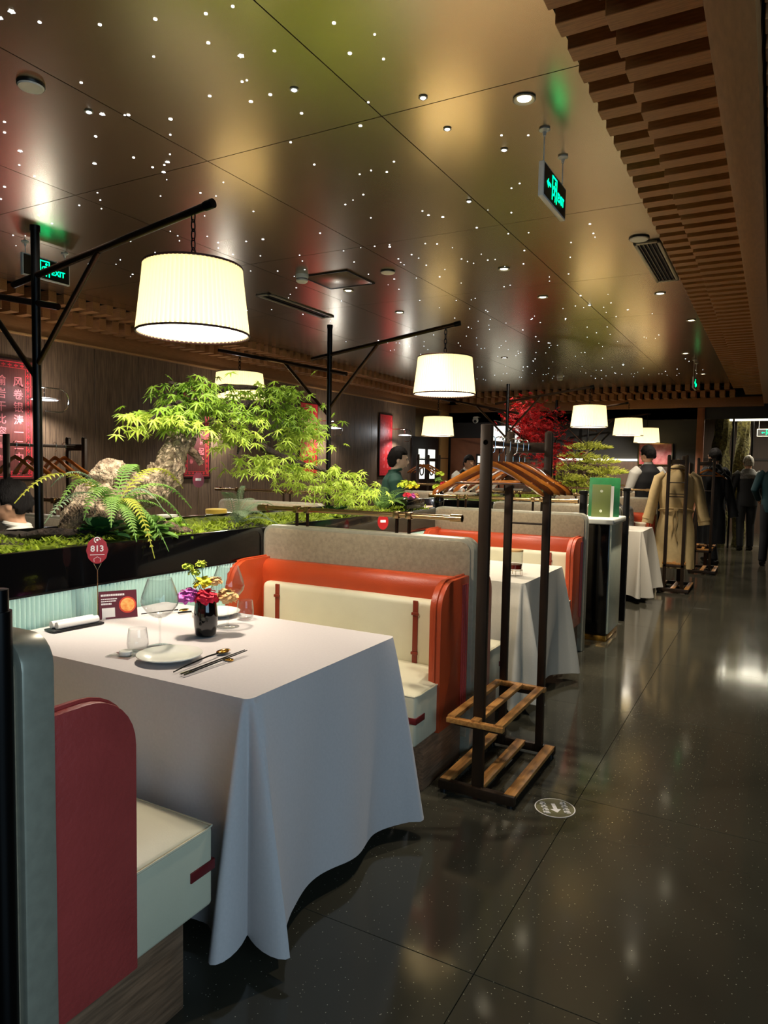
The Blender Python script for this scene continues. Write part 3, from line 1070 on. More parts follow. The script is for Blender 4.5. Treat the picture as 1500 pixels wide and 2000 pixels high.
pin_spot('bright pin spotlight nearest the front lamp', -1.70, 2.29, (-2.8, 2.75, 1.4), 190, 46)
pin_spot('bright pin spotlight above the front bench', -1.28, 2.57, (-2.7, 3.7, 1.5), 190, 40)
pin_spot('pin spotlight left of the bright downlight', -1.30, 2.85, (-1.6, 4.2, 0.7), 90, 44)
pin_spot('pin spotlight below the bright downlight', -1.15, 3.15, (-1.03, 3.0, 0.9), 60, 50)
pin_spot('pin spotlight in the middle of the ceiling', -1.53, 3.66, (-2.75, 4.4, 1.1), 140, 40)
pin_spot('pin spotlight at the upper left of the ceiling', -2.57, 2.04, (-2.75, 2.2, 1.1), 120, 60)
pin_spot('far pin spotlight beside the blue reflection', -1.5, 6.4, (-2.85, 9.1, 1.8), 260, 34)
pin_spot('far pin spotlight over the pine', -1.9, 10.2, (-2.86, 12.45, 1.4), 600, 44)


def flat_disc(label, x, y, r, name='ceiling_speaker', cat='speaker'):
    t = thing(name, label, cat, (x, y, HC), 0, 'round ceiling speakers')
    MB().lathe([(r * 1.03, 0.0), (r * 1.03, -0.006), (r * 0.99, -0.009)], 32).build('rim', 'black_plastic', t)
    MB().lathe([(0.0, -0.014), (r * 0.9, -0.014), (r * 0.97, -0.008)], 32).build('grille', 'white_plastic', t)


flat_disc('white round ceiling speaker at the upper left', -2.595, 1.795, 0.050)
flat_disc('white round ceiling speaker above the middle lamp stand', -2.606, 4.70, 0.055)
flat_disc('white round ceiling speaker beside the air vent', -0.81, 4.70, 0.060)


def detector(label, x, y):
    t = thing('smoke_detector', label, 'detector', (x, y, HC), 0, 'smoke detectors')
    MB().lathe([(0.05, 0), (0.05, -0.02), (0.045, -0.025)], 24).build('base', 'white_plastic', t)
    MB().lathe([(0.045, -0.022), (0.045, -0.05), (0.03, -0.062), (0.0, -0.065)], 24).build('cap', 'white_plastic', t)
    MB().lathe([(0.046, -0.032), (0.0465, -0.035), (0.046, -0.038)], 24).build('slot', 'black_plastic', t)


detector('pale smoke detector above the square access panel', -3.25, 4.5)
detector('pale smoke detector over the far booths', -3.05, 11.2)


def vent(label, x0, x1, y0, y1, n):
    t = thing('air_vent', label, 'vent', ((x0 + x1) / 2, (y0 + y1) / 2, HC), 0, 'ceiling air vents')
    hx, hy = (x1 - x0) / 2, (y1 - y0) / 2
    MB().box(-hx, hx, -hy, hy, -0.003, 0).build('backing', 'vent_black', t)
    for a in ((-hx, -hx + 0.02, -hy, hy), (hx - 0.02, hx, -hy, hy), (-hx, hx, -hy, -hy + 0.03), (-hx, hx, hy - 0.03, hy)):
        MB().box(a[0], a[1], a[2], a[3], -0.014, 0).build('frame_bar', 'gunmetal', t, bevel=0.002)
    for k in range(n):
        x = -hx + 0.02 + (2 * hx - 0.04) * (k + 0.5) / n
        MB().box(x - 0.003, x + 0.003, -hy + 0.03, hy - 0.03, -0.012, -0.003).build('louvre', 'black_plastic', t)


vent('long slim air vent beside the wooden slats', -0.86, -0.70, 4.78, 5.82, 5)
vent('long slim black air vent above the middle lamp stand', -3.99, -3.85, 4.85, 5.87, 2)
t = thing('access_panel', 'square ceiling access panel with dark edges by the smoke detector', 'hatch', (-3.07, 4.74, HC))
MB().box(-0.2, 0.2, -0.2, 0.2, -0.006, 0).build('door', 'ceiling_metal', t, bevel=0.001)
for a in ((-0.21, -0.2, -0.21, 0.21), (0.2, 0.21, -0.21, 0.21), (-0.21, 0.21, -0.21, -0.2), (-0.21, 0.21, 0.2, 0.21)):
    MB().box(a[0], a[1], a[2], a[3], -0.008, 0).build('edge', 'black_plastic', t)


def exit_sign(label, x, y, z, rz, drop=0.14, arrow=True, w=0.36, h=0.145):
    """face towards local +X"""
    t = thing('exit_sign', label, 'exit sign', (x, y, z), rz, 'green exit signs')
    MB().box(-0.012, 0.012, -w / 2, w / 2, -h / 2, h / 2).build('case', 'white_plastic', t, bevel=0.003)
    for s_ in (1,):
        MB().box(0.0115, 0.0135, -w / 2 + 0.008, w / 2 - 0.008, -h / 2 + 0.008, h / 2 - 0.008).build('face', 'black_plastic', t)
    r_ = (PI / 2, 0, PI / 2)
    # door with running figure
    q = MB()
    xf = 0.0146
    for a in ((-0.055, -0.047, -0.05, 0.055), (0.012, 0.020, -0.05, 0.055), (-0.055, 0.020, 0.047, 0.055)):
        q.box(xf - 0.001, xf, a[0], a[1], a[2], a[3])
    q.build('door_symbol', 'exit_green', t)
    q = MB()
    q.ball((xf, -0.005, 0.032), (0.001, 0.009, 0.009), 10, 6)
    q.tube([(xf, -0.01, 0.018), (xf, -0.018, -0.012)], [0.009, 0.008], 6)
    q.tube([(xf, -0.018, -0.012), (xf, -0.002, -0.028), (xf, -0.008, -0.048)], 0.005, 6)
    q.tube([(xf, -0.018, -0.012), (xf, -0.033, -0.026), (xf, -0.048, -0.024)], 0.005, 6)
    q.tube([(xf, -0.01, 0.016), (xf, 0.008, 0.004), (xf, 0.014, 0.014)], 0.004, 6)
    q.tube([(xf, -0.01, 0.016), (xf, -0.032, 0.012), (xf, -0.038, -0.002)], 0.004, 6)
    for i, v in enumerate(q.v):
        q.v[i] = (xf - 0.001 + (v[0] - xf) * 0.05, v[1], v[2])
    q.build('running_figure', 'exit_green', t)
    text('lettering', 'EXIT', 0.052, 'exit_green', t, (xf, 0.085, -0.012), r_, bold=0.001)
    if arrow:
        MB().prism([(-0.135, 0.0), (-0.112, 0.02), (-0.112, 0.007), (-0.075, 0.007), (-0.075, -0.007), (-0.112, -0.007), (-0.112, -0.02)], 'x', xf - 0.001, xf).build('arrow', 'exit_green', t)
    for yy in (-w / 2 + 0.03, w / 2 - 0.03):
        MB().rod((0, yy, h / 2), (0, yy, h / 2 + drop), 0.003, 8).build('hanger_rod', 'white_plastic', t)
        MB().lathe([(0.0, 0.0), (0.022, 0.0), (0.024, -0.006), (0.009, -0.014), (0.006, -0.03), (0.0, -0.03)], 16, (0, yy, h / 2 + drop)).build('rosette', 'white_plastic', t)
    return t


exit_sign('green exit sign hanging near the wooden slats at the upper right', -0.93, 3.19, 2.635, 0, 0.142)
exit_sign('green exit sign hanging at the upper left behind the lamp stand', -4.45, 3.17, 2.70, 0, 0.078, arrow=False)
exit_sign('small far exit sign seen edge on near the end of the slats', -0.98, 10.2, 2.55, 0, 0.22)
e = exit_sign('green exit sign in the far doorway at the right border', -0.12, 15.6, 2.16, -PI / 2, 0.38, w=0.42)

# small security camera on the far left wall
t = thing('security_camera', 'small white security camera near the far left corner', 'camera', (-5.30, 13.30, 2.30))
MB().lathe([(0.0, 0.1), (0.05, 0.1), (0.05, 0.07), (0.0, 0.07)], 16).build('mount', 'white_plastic', t)
MB().ball((0, 0, 0.03), 0.06, 14, 10).build('housing', 'white_plastic', t)
MB().ball((0.01, -0.04, 0.01), 0.032, 12, 8).build('lens', 'black_plastic', t)
MB().box(-0.03, 0.03, -0.0, 0.2, 0.09, 0.11).build('bracket', 'white_plastic', t)

# ------------------------------------------------------------------ posters on the left wall
R_ = (PI / 2, 0, PI / 2)


def glyph(rn, cy, cz, s, q, x):
    """a character too small to read: a few brush strokes"""
    for k in range(rn.randint(2, 3)):
        z = cz + s * (-0.4 + 0.8 * (k + 0.5) / 3)
        w = s * rn.uniform(0.3, 0.48)
        q.box(x, x + 0.002, cy - w, cy + w, z - s * 0.06, z + s * 0.06)
    for k in range(rn.randint(1, 2)):
        y = cy + s * rn.uniform(-0.3, 0.3)
        q.box(x, x + 0.002, y - s * 0.06, y + s * 0.06, cz - s * 0.45, cz + s * 0.45)


def poster(label, y0, y1, face, cols, seed):
    t = thing('wall_poster', label, 'poster', (XW, (y0 + y1) / 2, 1.745), 0, 'red couplet posters')
    hy, hz = (y1 - y0) / 2, 0.545
    MB().box(0, 0.02, -hy, hy, -hz, hz).build('board', 'frame_dark', t, bevel=0.003)
    MB().box(0.02, 0.023, -hy + 0.02, hy - 0.02, -hz + 0.02, hz - 0.02).build('sheet', face, t)
    q = MB()
    for (i, w) in ((0.035, 0.008), (0.085, 0.005)):
        a, b_ = hy - i, hz - i
        for r in ((-a, a, -b_, -b_ + w), (-a, a, b_ - w, b_), (-a, -a + w, -b_, b_), (a - w, a, -b_, b_)):
            q.box(0.0225, 0.0245, r[0], r[1], r[2], r[3])
    n = 7
    for zs in (-1, 1):
        for k in range(n):
            yy = -hy + 0.06 + (2 * hy - 0.12) * k / (n - 1)
            q.box(0.0225, 0.0245, yy - 0.018, yy + 0.018, zs * (hz - 0.066) - 0.006, zs * (hz - 0.066) + 0.006)
            q.box(0.0225, 0.0245, yy - 0.004, yy + 0.004, zs * (hz - 0.066) - 0.016, zs * (hz - 0.066) + 0.016)
    for ys_ in (-1, 1):
        for k in range(16):
            zz = -hz + 0.09 + (2 * hz - 0.18) * k / 15
            q.box(0.0225, 0.0245, ys_ * (hy - 0.066) - 0.005, ys_ * (hy - 0.066) + 0.005, zz - 0.02, zz + 0.02)
            q.box(0.0225, 0.0245, ys_ * (hy - 0.066) - 0.014, ys_ * (hy - 0.066) + 0.014, zz - 0.004, zz + 0.004)
    q.build('fret_border', 'poster_line', t, smooth=False)
    rn = random.Random(seed)
    if cols:
        for ci, col in enumerate(cols):
            yc = (0.075, -0.085)[ci]
            for k, ch in enumerate(col):
                zc = 0.33 - 0.112 * k
                if ch == '*':
                    q = MB()
                    glyph(rn, yc, zc, 0.06, q, 0.023)
                    q.build('character', 'poster_text', t, smooth=False)
                else:
                    text('character', ch, 0.095, 'poster_text', t, (0.0245, yc, zc), R_, bold=0.0012)
    else:
        for yc in (0.07, -0.07):
            for k in range(7):
                q = MB()
                glyph(rn, yc, 0.36 - 0.12 * k, 0.07, q, 0.023)
                q.build('character', 'poster_text', t, smooth=False)
    lamp_light('SPOT', (0.62, 0, 0.98), 70, (1, 0.86, 0.72), 0.03, spot=62, blend=0.8, rot=(0, math.radians(-32), 0), parent=t, name='poster_spot')
    return t


poster('red framed brown couplet poster at the far left border', 3.62, 4.09, 'poster_brown', ['风卷银涛一三中', '喻岩干比容**'], 1)
poster('red framed brown couplet poster behind the maple trunk', 5.91, 6.38, 'poster_brown', ['*****起井', '****翠合*'], 2)
poster('bright red couplet poster right of the maple crown', 8.18, 8.65, 'poster_red', None, 3)
poster('bright red couplet poster behind the waitress, farthest along the wall', 10.5, 10.97, 'poster_red', None, 4)

# ------------------------------------------------------------------ disc wall lamps


def sconce(label, y):
    t = thing('wall_lamp', label, 'wall lamp', (-5.70, y, 1.93), 0, 'disc wall lamps')
    MB().lathe([(0.0, 0.012), (0.09, 0.010), (0.13, 0.003), (0.132, 0.0), (0.09, -0.008), (0.0, -0.012)], 36).build('disc', 'white_plastic', t)
    MB().lathe([(0.0, -0.0135), (0.11, -0.0065), (0.11, -0.004), (0.0, -0.004)], 32).build('glow_disc', 'sconce_glow', t)
    pts = [(0, -0.06, 0.105), (0, 0.12, 0.105)]
    for k in range(13):
        a = PI / 2 - PI * k / 12
        pts.append((0, 0.14 + 0.105 * math.cos(a), 0.105 * math.sin(a)))
    pts += [(0, 0.12, -0.105), (0, 0.0, -0.105)]
    MB().tube(pts, 0.006, 8).build('loop', 'chrome', t)
    MB().rod((0, -0.06, 0.105), (-0.245, -0.06, 0.105), 0.007, 8).build('wall_arm', 'chrome', t)
    MB().rod((0, 0, 0.105), (0, 0, 0.01), 0.004, 8).build('stem', 'chrome', t)
    MB().ball((0, -0.06, 0.105), 0.012, 10, 6).build('knob', 'brass', t)
    lamp_light('POINT', (0.0, 0, 0.06), 3.5, (0.93, 0.96, 1), 0.04, parent=t, name='glow_up')
    lamp_light('SPOT', (0.0, 0, -0.03), 30, (0.93, 0.96, 1), 0.05, spot=150, parent=t, name='glow_down')


sconce('white disc wall lamp in a chrome loop behind the lamp stand at left', 4.03)
sconce('white disc wall lamp hidden mostly by the maple crown', 6.38)
sconce('white disc wall lamp in a chrome loop beside the middle lamp stand', 8.72)
sconce('white disc wall lamp right of the waitress, farthest along the wall', 11.0)

# wide bright screen and red picture on the far wall
t = thing('wall_screen', 'bright white screen behind the red maple on the far wall', 'screen', (-4.72, 13.44, 2.0))
MB().box(-0.34, 0.34, -0.02, 0.02, -0.24, 0.24).build('bezel', 'black_plastic', t, bevel=0.004)
MB().box(-0.32, 0.32, -0.024, -0.019, -0.22, 0.22).build('panel', 'screen_glow', t)
t = thing('red_picture', 'red picture in a pale frame behind the man in a vest', 'picture', (-1.88, 13.40, 1.68))
MB().box(-0.29, 0.29, 0, 0.03, -0.2, 0.2).build('frame', 'brass', t, bevel=0.004)
MB().box(-0.27, 0.27, -0.004, 0.002, -0.18, 0.18).build('print', 'picture_red', t)
# ================================================================== COAT RACKS AND HANGERS


def coat_rack(label, loc, rz=0, rungs=0):
    """local origin at the floor centre; single post at -Y, pair at +Y"""
    t = thing('coat_rack', label, 'coat rack', loc, rz, 'wooden coat racks')
    MB().box(-0.024, 0.024, -0.30, -0.272, 0.02, 1.575).build('post', 'rack_post', t, bevel=0.004)
    for x in (-0.095, 0.095):
        MB().prism(rrect(x - 0.018, x + 0.018, 0.02, 1.575, 0.017, 5, (0, 0, 1, 1)), 'y', 0.272, 0.30).build('post', 'rack_post', t, bevel=0.003)
    MB().box(-0.08, 0.08, 0.276, 0.296, 1.47, 1.52).build('crossbar', 'rack_post', t, bevel=0.003)
    MB().rod((0, -0.30, 1.5), (0, 0.285, 1.5), 0.011, 12).build('hanging_rail', 'rack_post', t)
    for k in range(rungs):
        MB().rod((-0.09, 0.286, 1.10 + 0.16 * k), (0.09, 0.286, 1.10 + 0.16 * k), 0.006, 8).build('rung', 'rack_post', t)
    MB().rod((-0.09, 0.286, 1.13), (0.09, 0.286, 1.13), 0.005, 8).build('rung', 'rack_post', t)
    # shelf of slats
    zs = 0.335
    for x in (-0.105, -0.0, 0.105):
        MB().box(x - 0.018, x + 0.018, -0.34, 0.25, zs, zs + 0.018).build('shelf_slat', 'rack_wood', t, bevel=0.003)
    for y in (-0.35, 0.25):
        MB().box(-0.125, 0.125, y, y + 0.03, zs - 0.012, zs + 0.010).build('shelf_rail', 'rack_wood', t, bevel=0.003)
    for y in (-0.282, 0.288):
        MB().box(-0.11, 0.11, y - 0.012, y + 0.012, zs - 0.04, zs - 0.012).build('shelf_bearer', 'rack_post', t, bevel=0.002)
    # base
    for x in (-0.145, 0.0, 0.145):
        MB().box(x - 0.024, x + 0.024, -0.30, 0.30, 0.035, 0.055).build('base_board', 'rack_wood', t, bevel=0.003)
    for y in (-0.315, 0.285):
        MB().box(-0.17, 0.17, y, y + 0.032, 0.012, 0.052).build('base_rail', 'rack_post', t, bevel=0.003)
    for x in (-0.15, 0.15):
        for y in (-0.3, 0.3):
            MB().lathe([(0.0, 0), (0.014, 0), (0.014, 0.014), (0.0, 0.014)], 12, (x, y, 0)).build('foot', 'black_plastic', t)
    return t


def hanger_mesh():
    """curved wooden shoulder hanger, origin at the hook top"""
    q = MB()
    n = 20
    secs = []
    for i in range(n + 1):
        u = -1 + 2 * i / n
        a = abs(u)
        x = 0.235 * u
        z = -0.110 - 0.125 * a ** 1.25
        hgt = 0.016 + 0.005 * (1 - a) + 0.004 * (a > 0.8)
        wid = 0.008 + 0.016 * max(0, a - 0.25) / 0.75
        fwdo = 0.03 * a * a
        if a > 0.97:
            hgt *= 0.6
            wid *= 0.6
        secs.append([(x, fwdo - wid, z - hgt * 0.6), (x, fwdo + wid, z - hgt * 0.6), (x, fwdo + wid * 0.8, z + hgt * 0.3), (x, fwdo, z + hgt * 0.75), (x, fwdo - wid * 0.8, z + hgt * 0.3)])
    for s_ in secs:
        q.v += s_
    for i in range(n):
        for j in range(5):
            q.f.append((i * 5 + j, i * 5 + (j + 1) % 5, (i + 1) * 5 + (j + 1) % 5, (i + 1) * 5 + j))
    q.f.append((4, 3, 2, 1, 0))
    q.f.append(tuple(n * 5 + j for j in range(5)))
    me = q.mesh('shoulders', angle=70)
    me.materials.append(MATS['hanger_wood'])
    h = MB()
    pts = []
    for k in range(11):
        a = PI * 1.15 - PI * 1.25 * k / 10
        pts.append((0.020 * math.cos(a), 0, -0.002 + 0.020 * math.sin(a) - 0.010))
    pts += [(0.019, 0, -0.03), (0.017, 0, -0.058), (0.002, 0, -0.066), (0.0, 0, -0.075), (0.0, 0, -0.105)]
    h.tube(pts, 0.0022, 6)
    hm = h.mesh('hook', angle=70)
    hm.materials.append(MATS['chrome'])
    b = MB()
    b.rod((-0.185, 0.024, -0.19), (0.185, 0.024, -0.19), 0.006, 8)
    bm_ = b.mesh('trouser_bar', angle=70)
    bm_.materials.append(MATS['hanger_wood'])
    return me, hm, bm_


HM = hanger_mesh()


HD = HM[0].copy()
HD.materials[0] = MATS['hanger_dark']


def hanger(label, x, y, z, rz, grp, bar=True, dark=False):
    t = thing('coat_hanger', label, 'hanger', (x, y, z + 0.022), rz, grp)
    place('shoulders', HD if dark else HM[0], None, t)
    place('hook', HM[1], None, t)
    if bar:
        place('trouser_bar', HM[2], None, t)
    return t


R1 = (-1.035, 3.015, 0)
coat_rack('tall dark coat rack with slatted shelf in the foreground aisle', R1)
names = ['nearest wooden hanger on the foreground coat rack', 'second wooden hanger from the front on the foreground rack', 'third wooden hanger from the front on the foreground rack',
         'fourth wooden hanger from the front on the foreground rack', 'fifth wooden hanger from the front on the foreground rack', 'wooden hanger farthest back on the foreground rack']
for i, (dy, a) in enumerate(((-0.24, 0.55), (-0.14, 0.32), (-0.05, 0.22), (0.05, 0.02), (0.14, -0.12), (0.22, -0.28))):
    hanger(names[i], R1[0], R1[1] + dy, 1.5, a, 'hangers on the foreground rack', dark=i % 2 == 1)
R2 = (-0.955, 8.86, 0)
coat_rack('coat rack carrying the tan trench coat', R2, PI, rungs=3)
R3 = (-0.80, 10.65, 0)
coat_rack('far coat rack with the black coat', R3, PI, rungs=0)
RL = (-4.78, 3.36, 0)
coat_rack('coat rack across the planter in front of the far left poster', RL)
for i, dy in enumerate((-0.22, -0.12, -0.02, 0.1, 0.18)):
    hanger(['nearest', 'second', 'middle', 'fourth', 'last'][i] + ' hanger on the rack before the far left poster', RL[0], RL[1] + dy, 1.5, 0.06 * (-1) ** i, 'hangers across the planter', bar=False)
RC = (-4.75, 9.9, 0)
coat_rack('small looking coat rack with hangers beyond the waitress', RC)
for i, dy in enumerate((-0.2, -0.08, 0.08)):
    hanger(['nearest', 'middle', 'last'][i] + ' hanger on the rack beyond the waitress', RC[0], RC[1] + dy, 1.5, 0.1 * i, 'hangers beyond the waitress', bar=False)
hanger('bare hanger beside the black coat on the far rack', R3[0] + 0.02, R3[1] - 0.15, 1.5, 0.1, 'hangers on the far rack')


def coat(label, loc, rz, m, length, w=0.235, belt=True, name='trench_coat'):
    """coat on a hanger: shoulders at z=0, hem at -length; back towards local -Y"""
    t = thing(name, label, 'coat', loc, rz)
    q = MB()
    n = 56
    rows = 22
    for i in range(rows + 1):
        v = i / rows
        z = -length * v
        sh = min(1, (v / 0.07)) ** 0.55 if v < 0.07 else 1
        waist = 1 - 0.16 * math.exp(-((v - 0.42) / 0.12) ** 2)
        rx = (0.05 + (w - 0.05) * sh) * waist * (1 + 0.16 * max(0, v - 0.45))
        ry = (0.045 + 0.05 * sh) * (1 + 0.35 * v)
        for j in range(n):
            a = 2 * PI * j / n
            fold = 1 + (0.02 + 0.14 * max(0, v - 0.42)) * math.sin(a * 7 + 0.6 * math.sin(3 * v)) * (0.4 + 0.6 * v)
            crease = 0.02 * fbm((math.cos(a) * 2, math.sin(a) * 2, v * 6), 3)
            zz = z - 0.035 * (abs(math.cos(a)) ** 2) * (1 - v) * sh
            q.v.append((rx * math.cos(a) * (1 + 0.15 * (fold - 1)), ry * math.sin(a) * fold + crease, zz))
    for i in range(rows):
        for j in range(n):
            q.f.append((i * n + j, i * n + (j + 1) % n, (i + 1) * n + (j + 1) % n, (i + 1) * n + j))
    q.f.append(tuple(range(n)))
    q.build('coat_body', m, t, angle=75)
    for s_ in (-1, 1):
        q = MB()
        pts = [(s_ * (w - 0.075), 0, -0.06), (s_ * (w - 0.012), 0, -0.11), (s_ * (w + 0.028), -0.012, -0.26), (s_ * (w + 0.055), -0.03, -0.40), (s_ * (w + 0.085), -0.05, -0.54), (s_ * (w + 0.10), -0.06, -0.63)]
        q.tube(pts, [0.05, 0.064, 0.064, 0.060, 0.060, 0.062], 18, wob=lambda i, j, p: 1 + 0.07 * math.sin(j * 1.4 + i * 1.9))
        sl = q.build('sleeve', m, t, angle=75)
        MB().tube([(s_ * (w + 0.088), -0.052, -0.555), (s_ * (w + 0.095), -0.055, -0.585)], [0.067, 0.068], 18).build('cuff_strap', m, sl)
    MB().tube([(0.062 * math.cos(a), 0.05 * math.sin(a), 0.012 - 0.02 * math.sin(a)) for a in [2 * PI * k / 20 for k in range(20)]], 0.022, 8, closed=True).build('collar', m, t, angle=75)
    if belt:
        zb = -0.42 * length
        MB().tube([((w * 0.88) * math.cos(a), -0.012 + 0.125 * math.sin(a), zb - 0.03 * math.sin(a)) for a in [2 * PI * k / 40 for k in range(40)]], 0.017, 6, closed=True, flat=0.6).build('belt', m, t, angle=75)
        MB().tube([(0.0, -0.145, zb + 0.02), (0.02, -0.158, zb - 0.10), (0.0, -0.152, zb - 0.22), (0.03, -0.155, zb - 0.34)], [0.016, 0.02, 0.022, 0.024], 8, flat=0.35).build('belt_tail', m, t)
        MB().tube([(-0.01, -0.145, zb + 0.02), (-0.03, -0.155, zb - 0.08), (-0.02, -0.152, zb - 0.18), (-0.035, -0.15, zb - 0.26)], [0.016, 0.02, 0.022, 0.022], 8, flat=0.35).build('belt_tail', m, t)
        MB().ball((0, -0.147, zb + 0.02), (0.028, 0.018, 0.024), 10, 8).build('belt_knot', m, t)
    return t


coat('long tan trench coat hanging on the aisle coat rack, belt tied at back', (R2[0] - 0.02, 8.76, 1.41), 0.12, 'trench_tan', 1.14, w=0.205)
hanger('hanger inside the tan trench coat', R2[0] - 0.02, 8.76, 1.5, 0.12, 'hangers on the trench coat rack', bar=False)
coat('long black coat hanging on the far coat rack', (R3[0] + 0.04, R3[1] + 0.05, 1.40), 0.2, 'coat_black', 1.0, w=0.2, belt=False, name='black_coat')

# ================================================================== LECTERN WITH GREEN DISPLAY
t = thing('service_lectern', 'black service lectern with white top and pale metal side beside the aisle', 'lectern', (-1.235, 6.02, 0))
MB().box(-0.14, 0.10, -0.22, 0.24, 0.03, 0.955).build('body', 'black_gloss', t, bevel=0.004)
MB().box(0.10, 0.115, -0.21, 0.235, 0.06, 0.955).build('side_panel', 'lectern_side', t, bevel=0.002)
MB().box(-0.145, 0.105, -0.23, 0.245, 0.0, 0.045).build('kick_plate', 'gold', t, bevel=0.003)
MB().box(-0.17, 0.14, -0.26, 0.27, 0.955, 1.0).build('top', 'stone_white', t, bevel=0.012, seg=3)
g = thing('menu_stand', 'tilted green display board standing on the lectern', 'display', (-1.24, 6.05, 1.0), 0.12)
o = MB().box(-0.125, 0.125, -0.006, 0.006, 0, 0.33).build('board', 'green_board', g, bevel=0.003)
o.rotation_euler = (-0.16, 0, 0)
MB().box(-0.03, 0.03, 0.02, 0.1, 0, 0.01).build('easel_foot', 'black_plastic', g)
bk = thing('menu_book', 'olive menu book leaning on the green board', 'book', (-1.25, 5.99, 1.0), 0.12)
o = MB().box(-0.075, 0.075, -0.008, 0.008, 0, 0.27).build('cover', 'olive_book', bk, bevel=0.002)
o.rotation_euler = (-0.12, 0, 0)
o = MB().box(0.073, 0.098, -0.006, 0.006, 0.004, 0.26).build('pages', 'paper_white', bk)
o.rotation_euler = (-0.12, 0, 0)
for z in (0.05, 0.215):
    o = MB().lathe([(0, 0), (0.012, 0), (0.012, 0.001), (0, 0.001)], 12).build('emblem', 'lectern_side', bk, loc=(0, -0.0085 + z * 0.12, z), rot=(PI / 2 - 0.12, 0, 0))

# ================================================================== FRONT TABLE SETTING
ZT = 0.752


def wineglass(label, x, y, s=1.0, ws=1.25):
    t = thing('wine_glass', label, 'wine glass', (x, y, ZT), 0, 'wine glasses on the front table')
    prof = [(0.0, 0.004), (0.03, 0.003), (0.037, 0.001), (0.037, 0.0), (0.0, 0.0)]
    MB().lathe([(r * s * ws, z * s) for r, z in prof], 32).build('foot', 'clear_glass', t, angle=60)
    MB().lathe([(r * s, z * s) for r, z in [(0.010, 0.003), (0.0045, 0.012), (0.0036, 0.05), (0.0042, 0.095), (0.008, 0.107)]], 16, closed=True).build('stem', 'clear_glass', t, angle=80)
    outer = [(0.004, 0.104), (0.018, 0.109), (0.036, 0.125), (0.050, 0.150), (0.0525, 0.165), (0.050, 0.185), (0.042, 0.215), (0.034, 0.243), (0.0335, 0.246)]
    inner = [(r - 0.0012, z + (0.0025 if i < 3 else 0)) for i, (r, z) in enumerate(outer)][::-1]
    MB().lathe([(r * s * ws, z * s) for r, z in outer + inner], 48, closed=True).build('bowl', 'clear_glass', t, angle=80)


wineglass('large empty wine glass behind the near plate', -1.85, 1.74, 0.98)
wineglass('empty wine glass right of the flower vase', -1.86, 2.10, 0.98)


def tumbler(label, x, y):
    outer = [(0.0, 0.0), (0.026, 0.0), (0.034, 0.012), (0.036, 0.03), (0.033, 0.06), (0.030, 0.08)]
    inner = [(0.0288, 0.08), (0.0318, 0.06), (0.0345, 0.03), (0.032, 0.014), (0.025, 0.007), (0.0, 0.007)]
    tag(MB().lathe(outer + inner, 40).build('tumbler', 'clear_glass', loc=(x, y, ZT), angle=80), label, 'glass', 'tumblers on the front table')


tumbler('short clear tumbler left of the near plate', -1.865, 1.655)
tumbler('short clear tumbler beside the far plate', -1.89, 2.24)


def plate(label, x, y, r=0.083):
    t = thing('plate', label, 'plate', (x, y, ZT), 0, 'white plates')
    MB().lathe([(0.0, 0.006), (r * 0.55, 0.006), (r * 0.62, 0.009), (r * 0.97, 0.021), (r, 0.021), (r, 0.018), (r * 0.62, 0.002), (r * 0.5, 0.0), (0, 0.0)], 48).build('dish', 'white_ceramic', t, angle=50)


plate('round white plate nearest the table edge', -1.705, 1.645, 0.105)
plate('round white plate on the far side behind the vase', -2.04, 2.23, 0.10)
t = thing('coaster', 'clear square coaster left of the near plate', 'coaster', (-1.86, 1.585, ZT), 0.2)
MB().box(-0.045, 0.045, -0.03, 0.03, 0, 0.004).build('slab', 'clear_glass', t, bevel=0.001)
o = tag(MB().lathe([(0, 0), (0.021, 0), (0.022, 0.010), (0.019, 0.013), (0.0, 0.012)], 24).build('napkin_pellet', 'white_ceramic', loc=(-1.86, 1.60, ZT + 0.004)), 'small white round pellet on the clear coaster', 'napkin')

# spoon, chopsticks and rest
t = thing('spoon', 'gold and black spoon beside the near plate', 'spoon', (0, 0, ZT), 0)
MB().tube([(-1.575, 1.535, 0.006), (-1.585, 1.60, 0.009), (-1.592, 1.70, 0.013), (-1.598, 1.755, 0.010)], [0.002, 0.0025, 0.0028, 0.003], 8).build('handle', 'black_metal', t)
MB().ball((-1.605, 1.79, 0.009), (0.018, 0.030, 0.006), 18, 10).build('spoon_bowl', 'gold', t)
for i, (dx, lb) in enumerate(((0.0, 'black chopstick nearer the plate, silver tipped'), (0.014, 'black chopstick nearer the table edge, silver tipped'))):
    t = thing('chopstick', lb, 'chopstick', (-1.543 + dx, 1.53, ZT + 0.006), -0.02 + 0.012 * i, 'chopsticks')
    MB().tube([(0, 0.032, 0.0), (0, 0.29, 0.010)], [0.003, 0.0018], 8).build('shaft', 'black_plastic', t)
    MB().rod((0, 0.0, -0.001), (0, 0.034, 0.0), 0.0033, 8).build('cap', 'chrome', t)
t = thing('chopstick_rest', 'small gold chopstick rest under the black chopsticks', 'chopstick rest', (-1.536, 1.735, ZT), 0)
MB().box(-0.02, 0.02, -0.007, 0.007, 0, 0.008).build('bar', 'gold', t, bevel=0.003)
t = thing('spoon', 'gold spoon lying by the far plate', 'spoon', (0, 0, ZT), 0)
MB().tube([(-2.30, 2.06, 0.005), (-2.24, 2.15, 0.010), (-2.22, 2.19, 0.010)], [0.002, 0.0026, 0.003], 8).build('handle', 'black_metal', t)
MB().ball((-2.205, 2.21, 0.008), (0.016, 0.027, 0.005), 16, 8).build('spoon_bowl', 'gold', t)
t = thing('chopstick', 'black chopstick lying by the far plate', 'chopstick', (-2.19, 2.16, ZT + 0.005), -0.5, 'chopsticks')
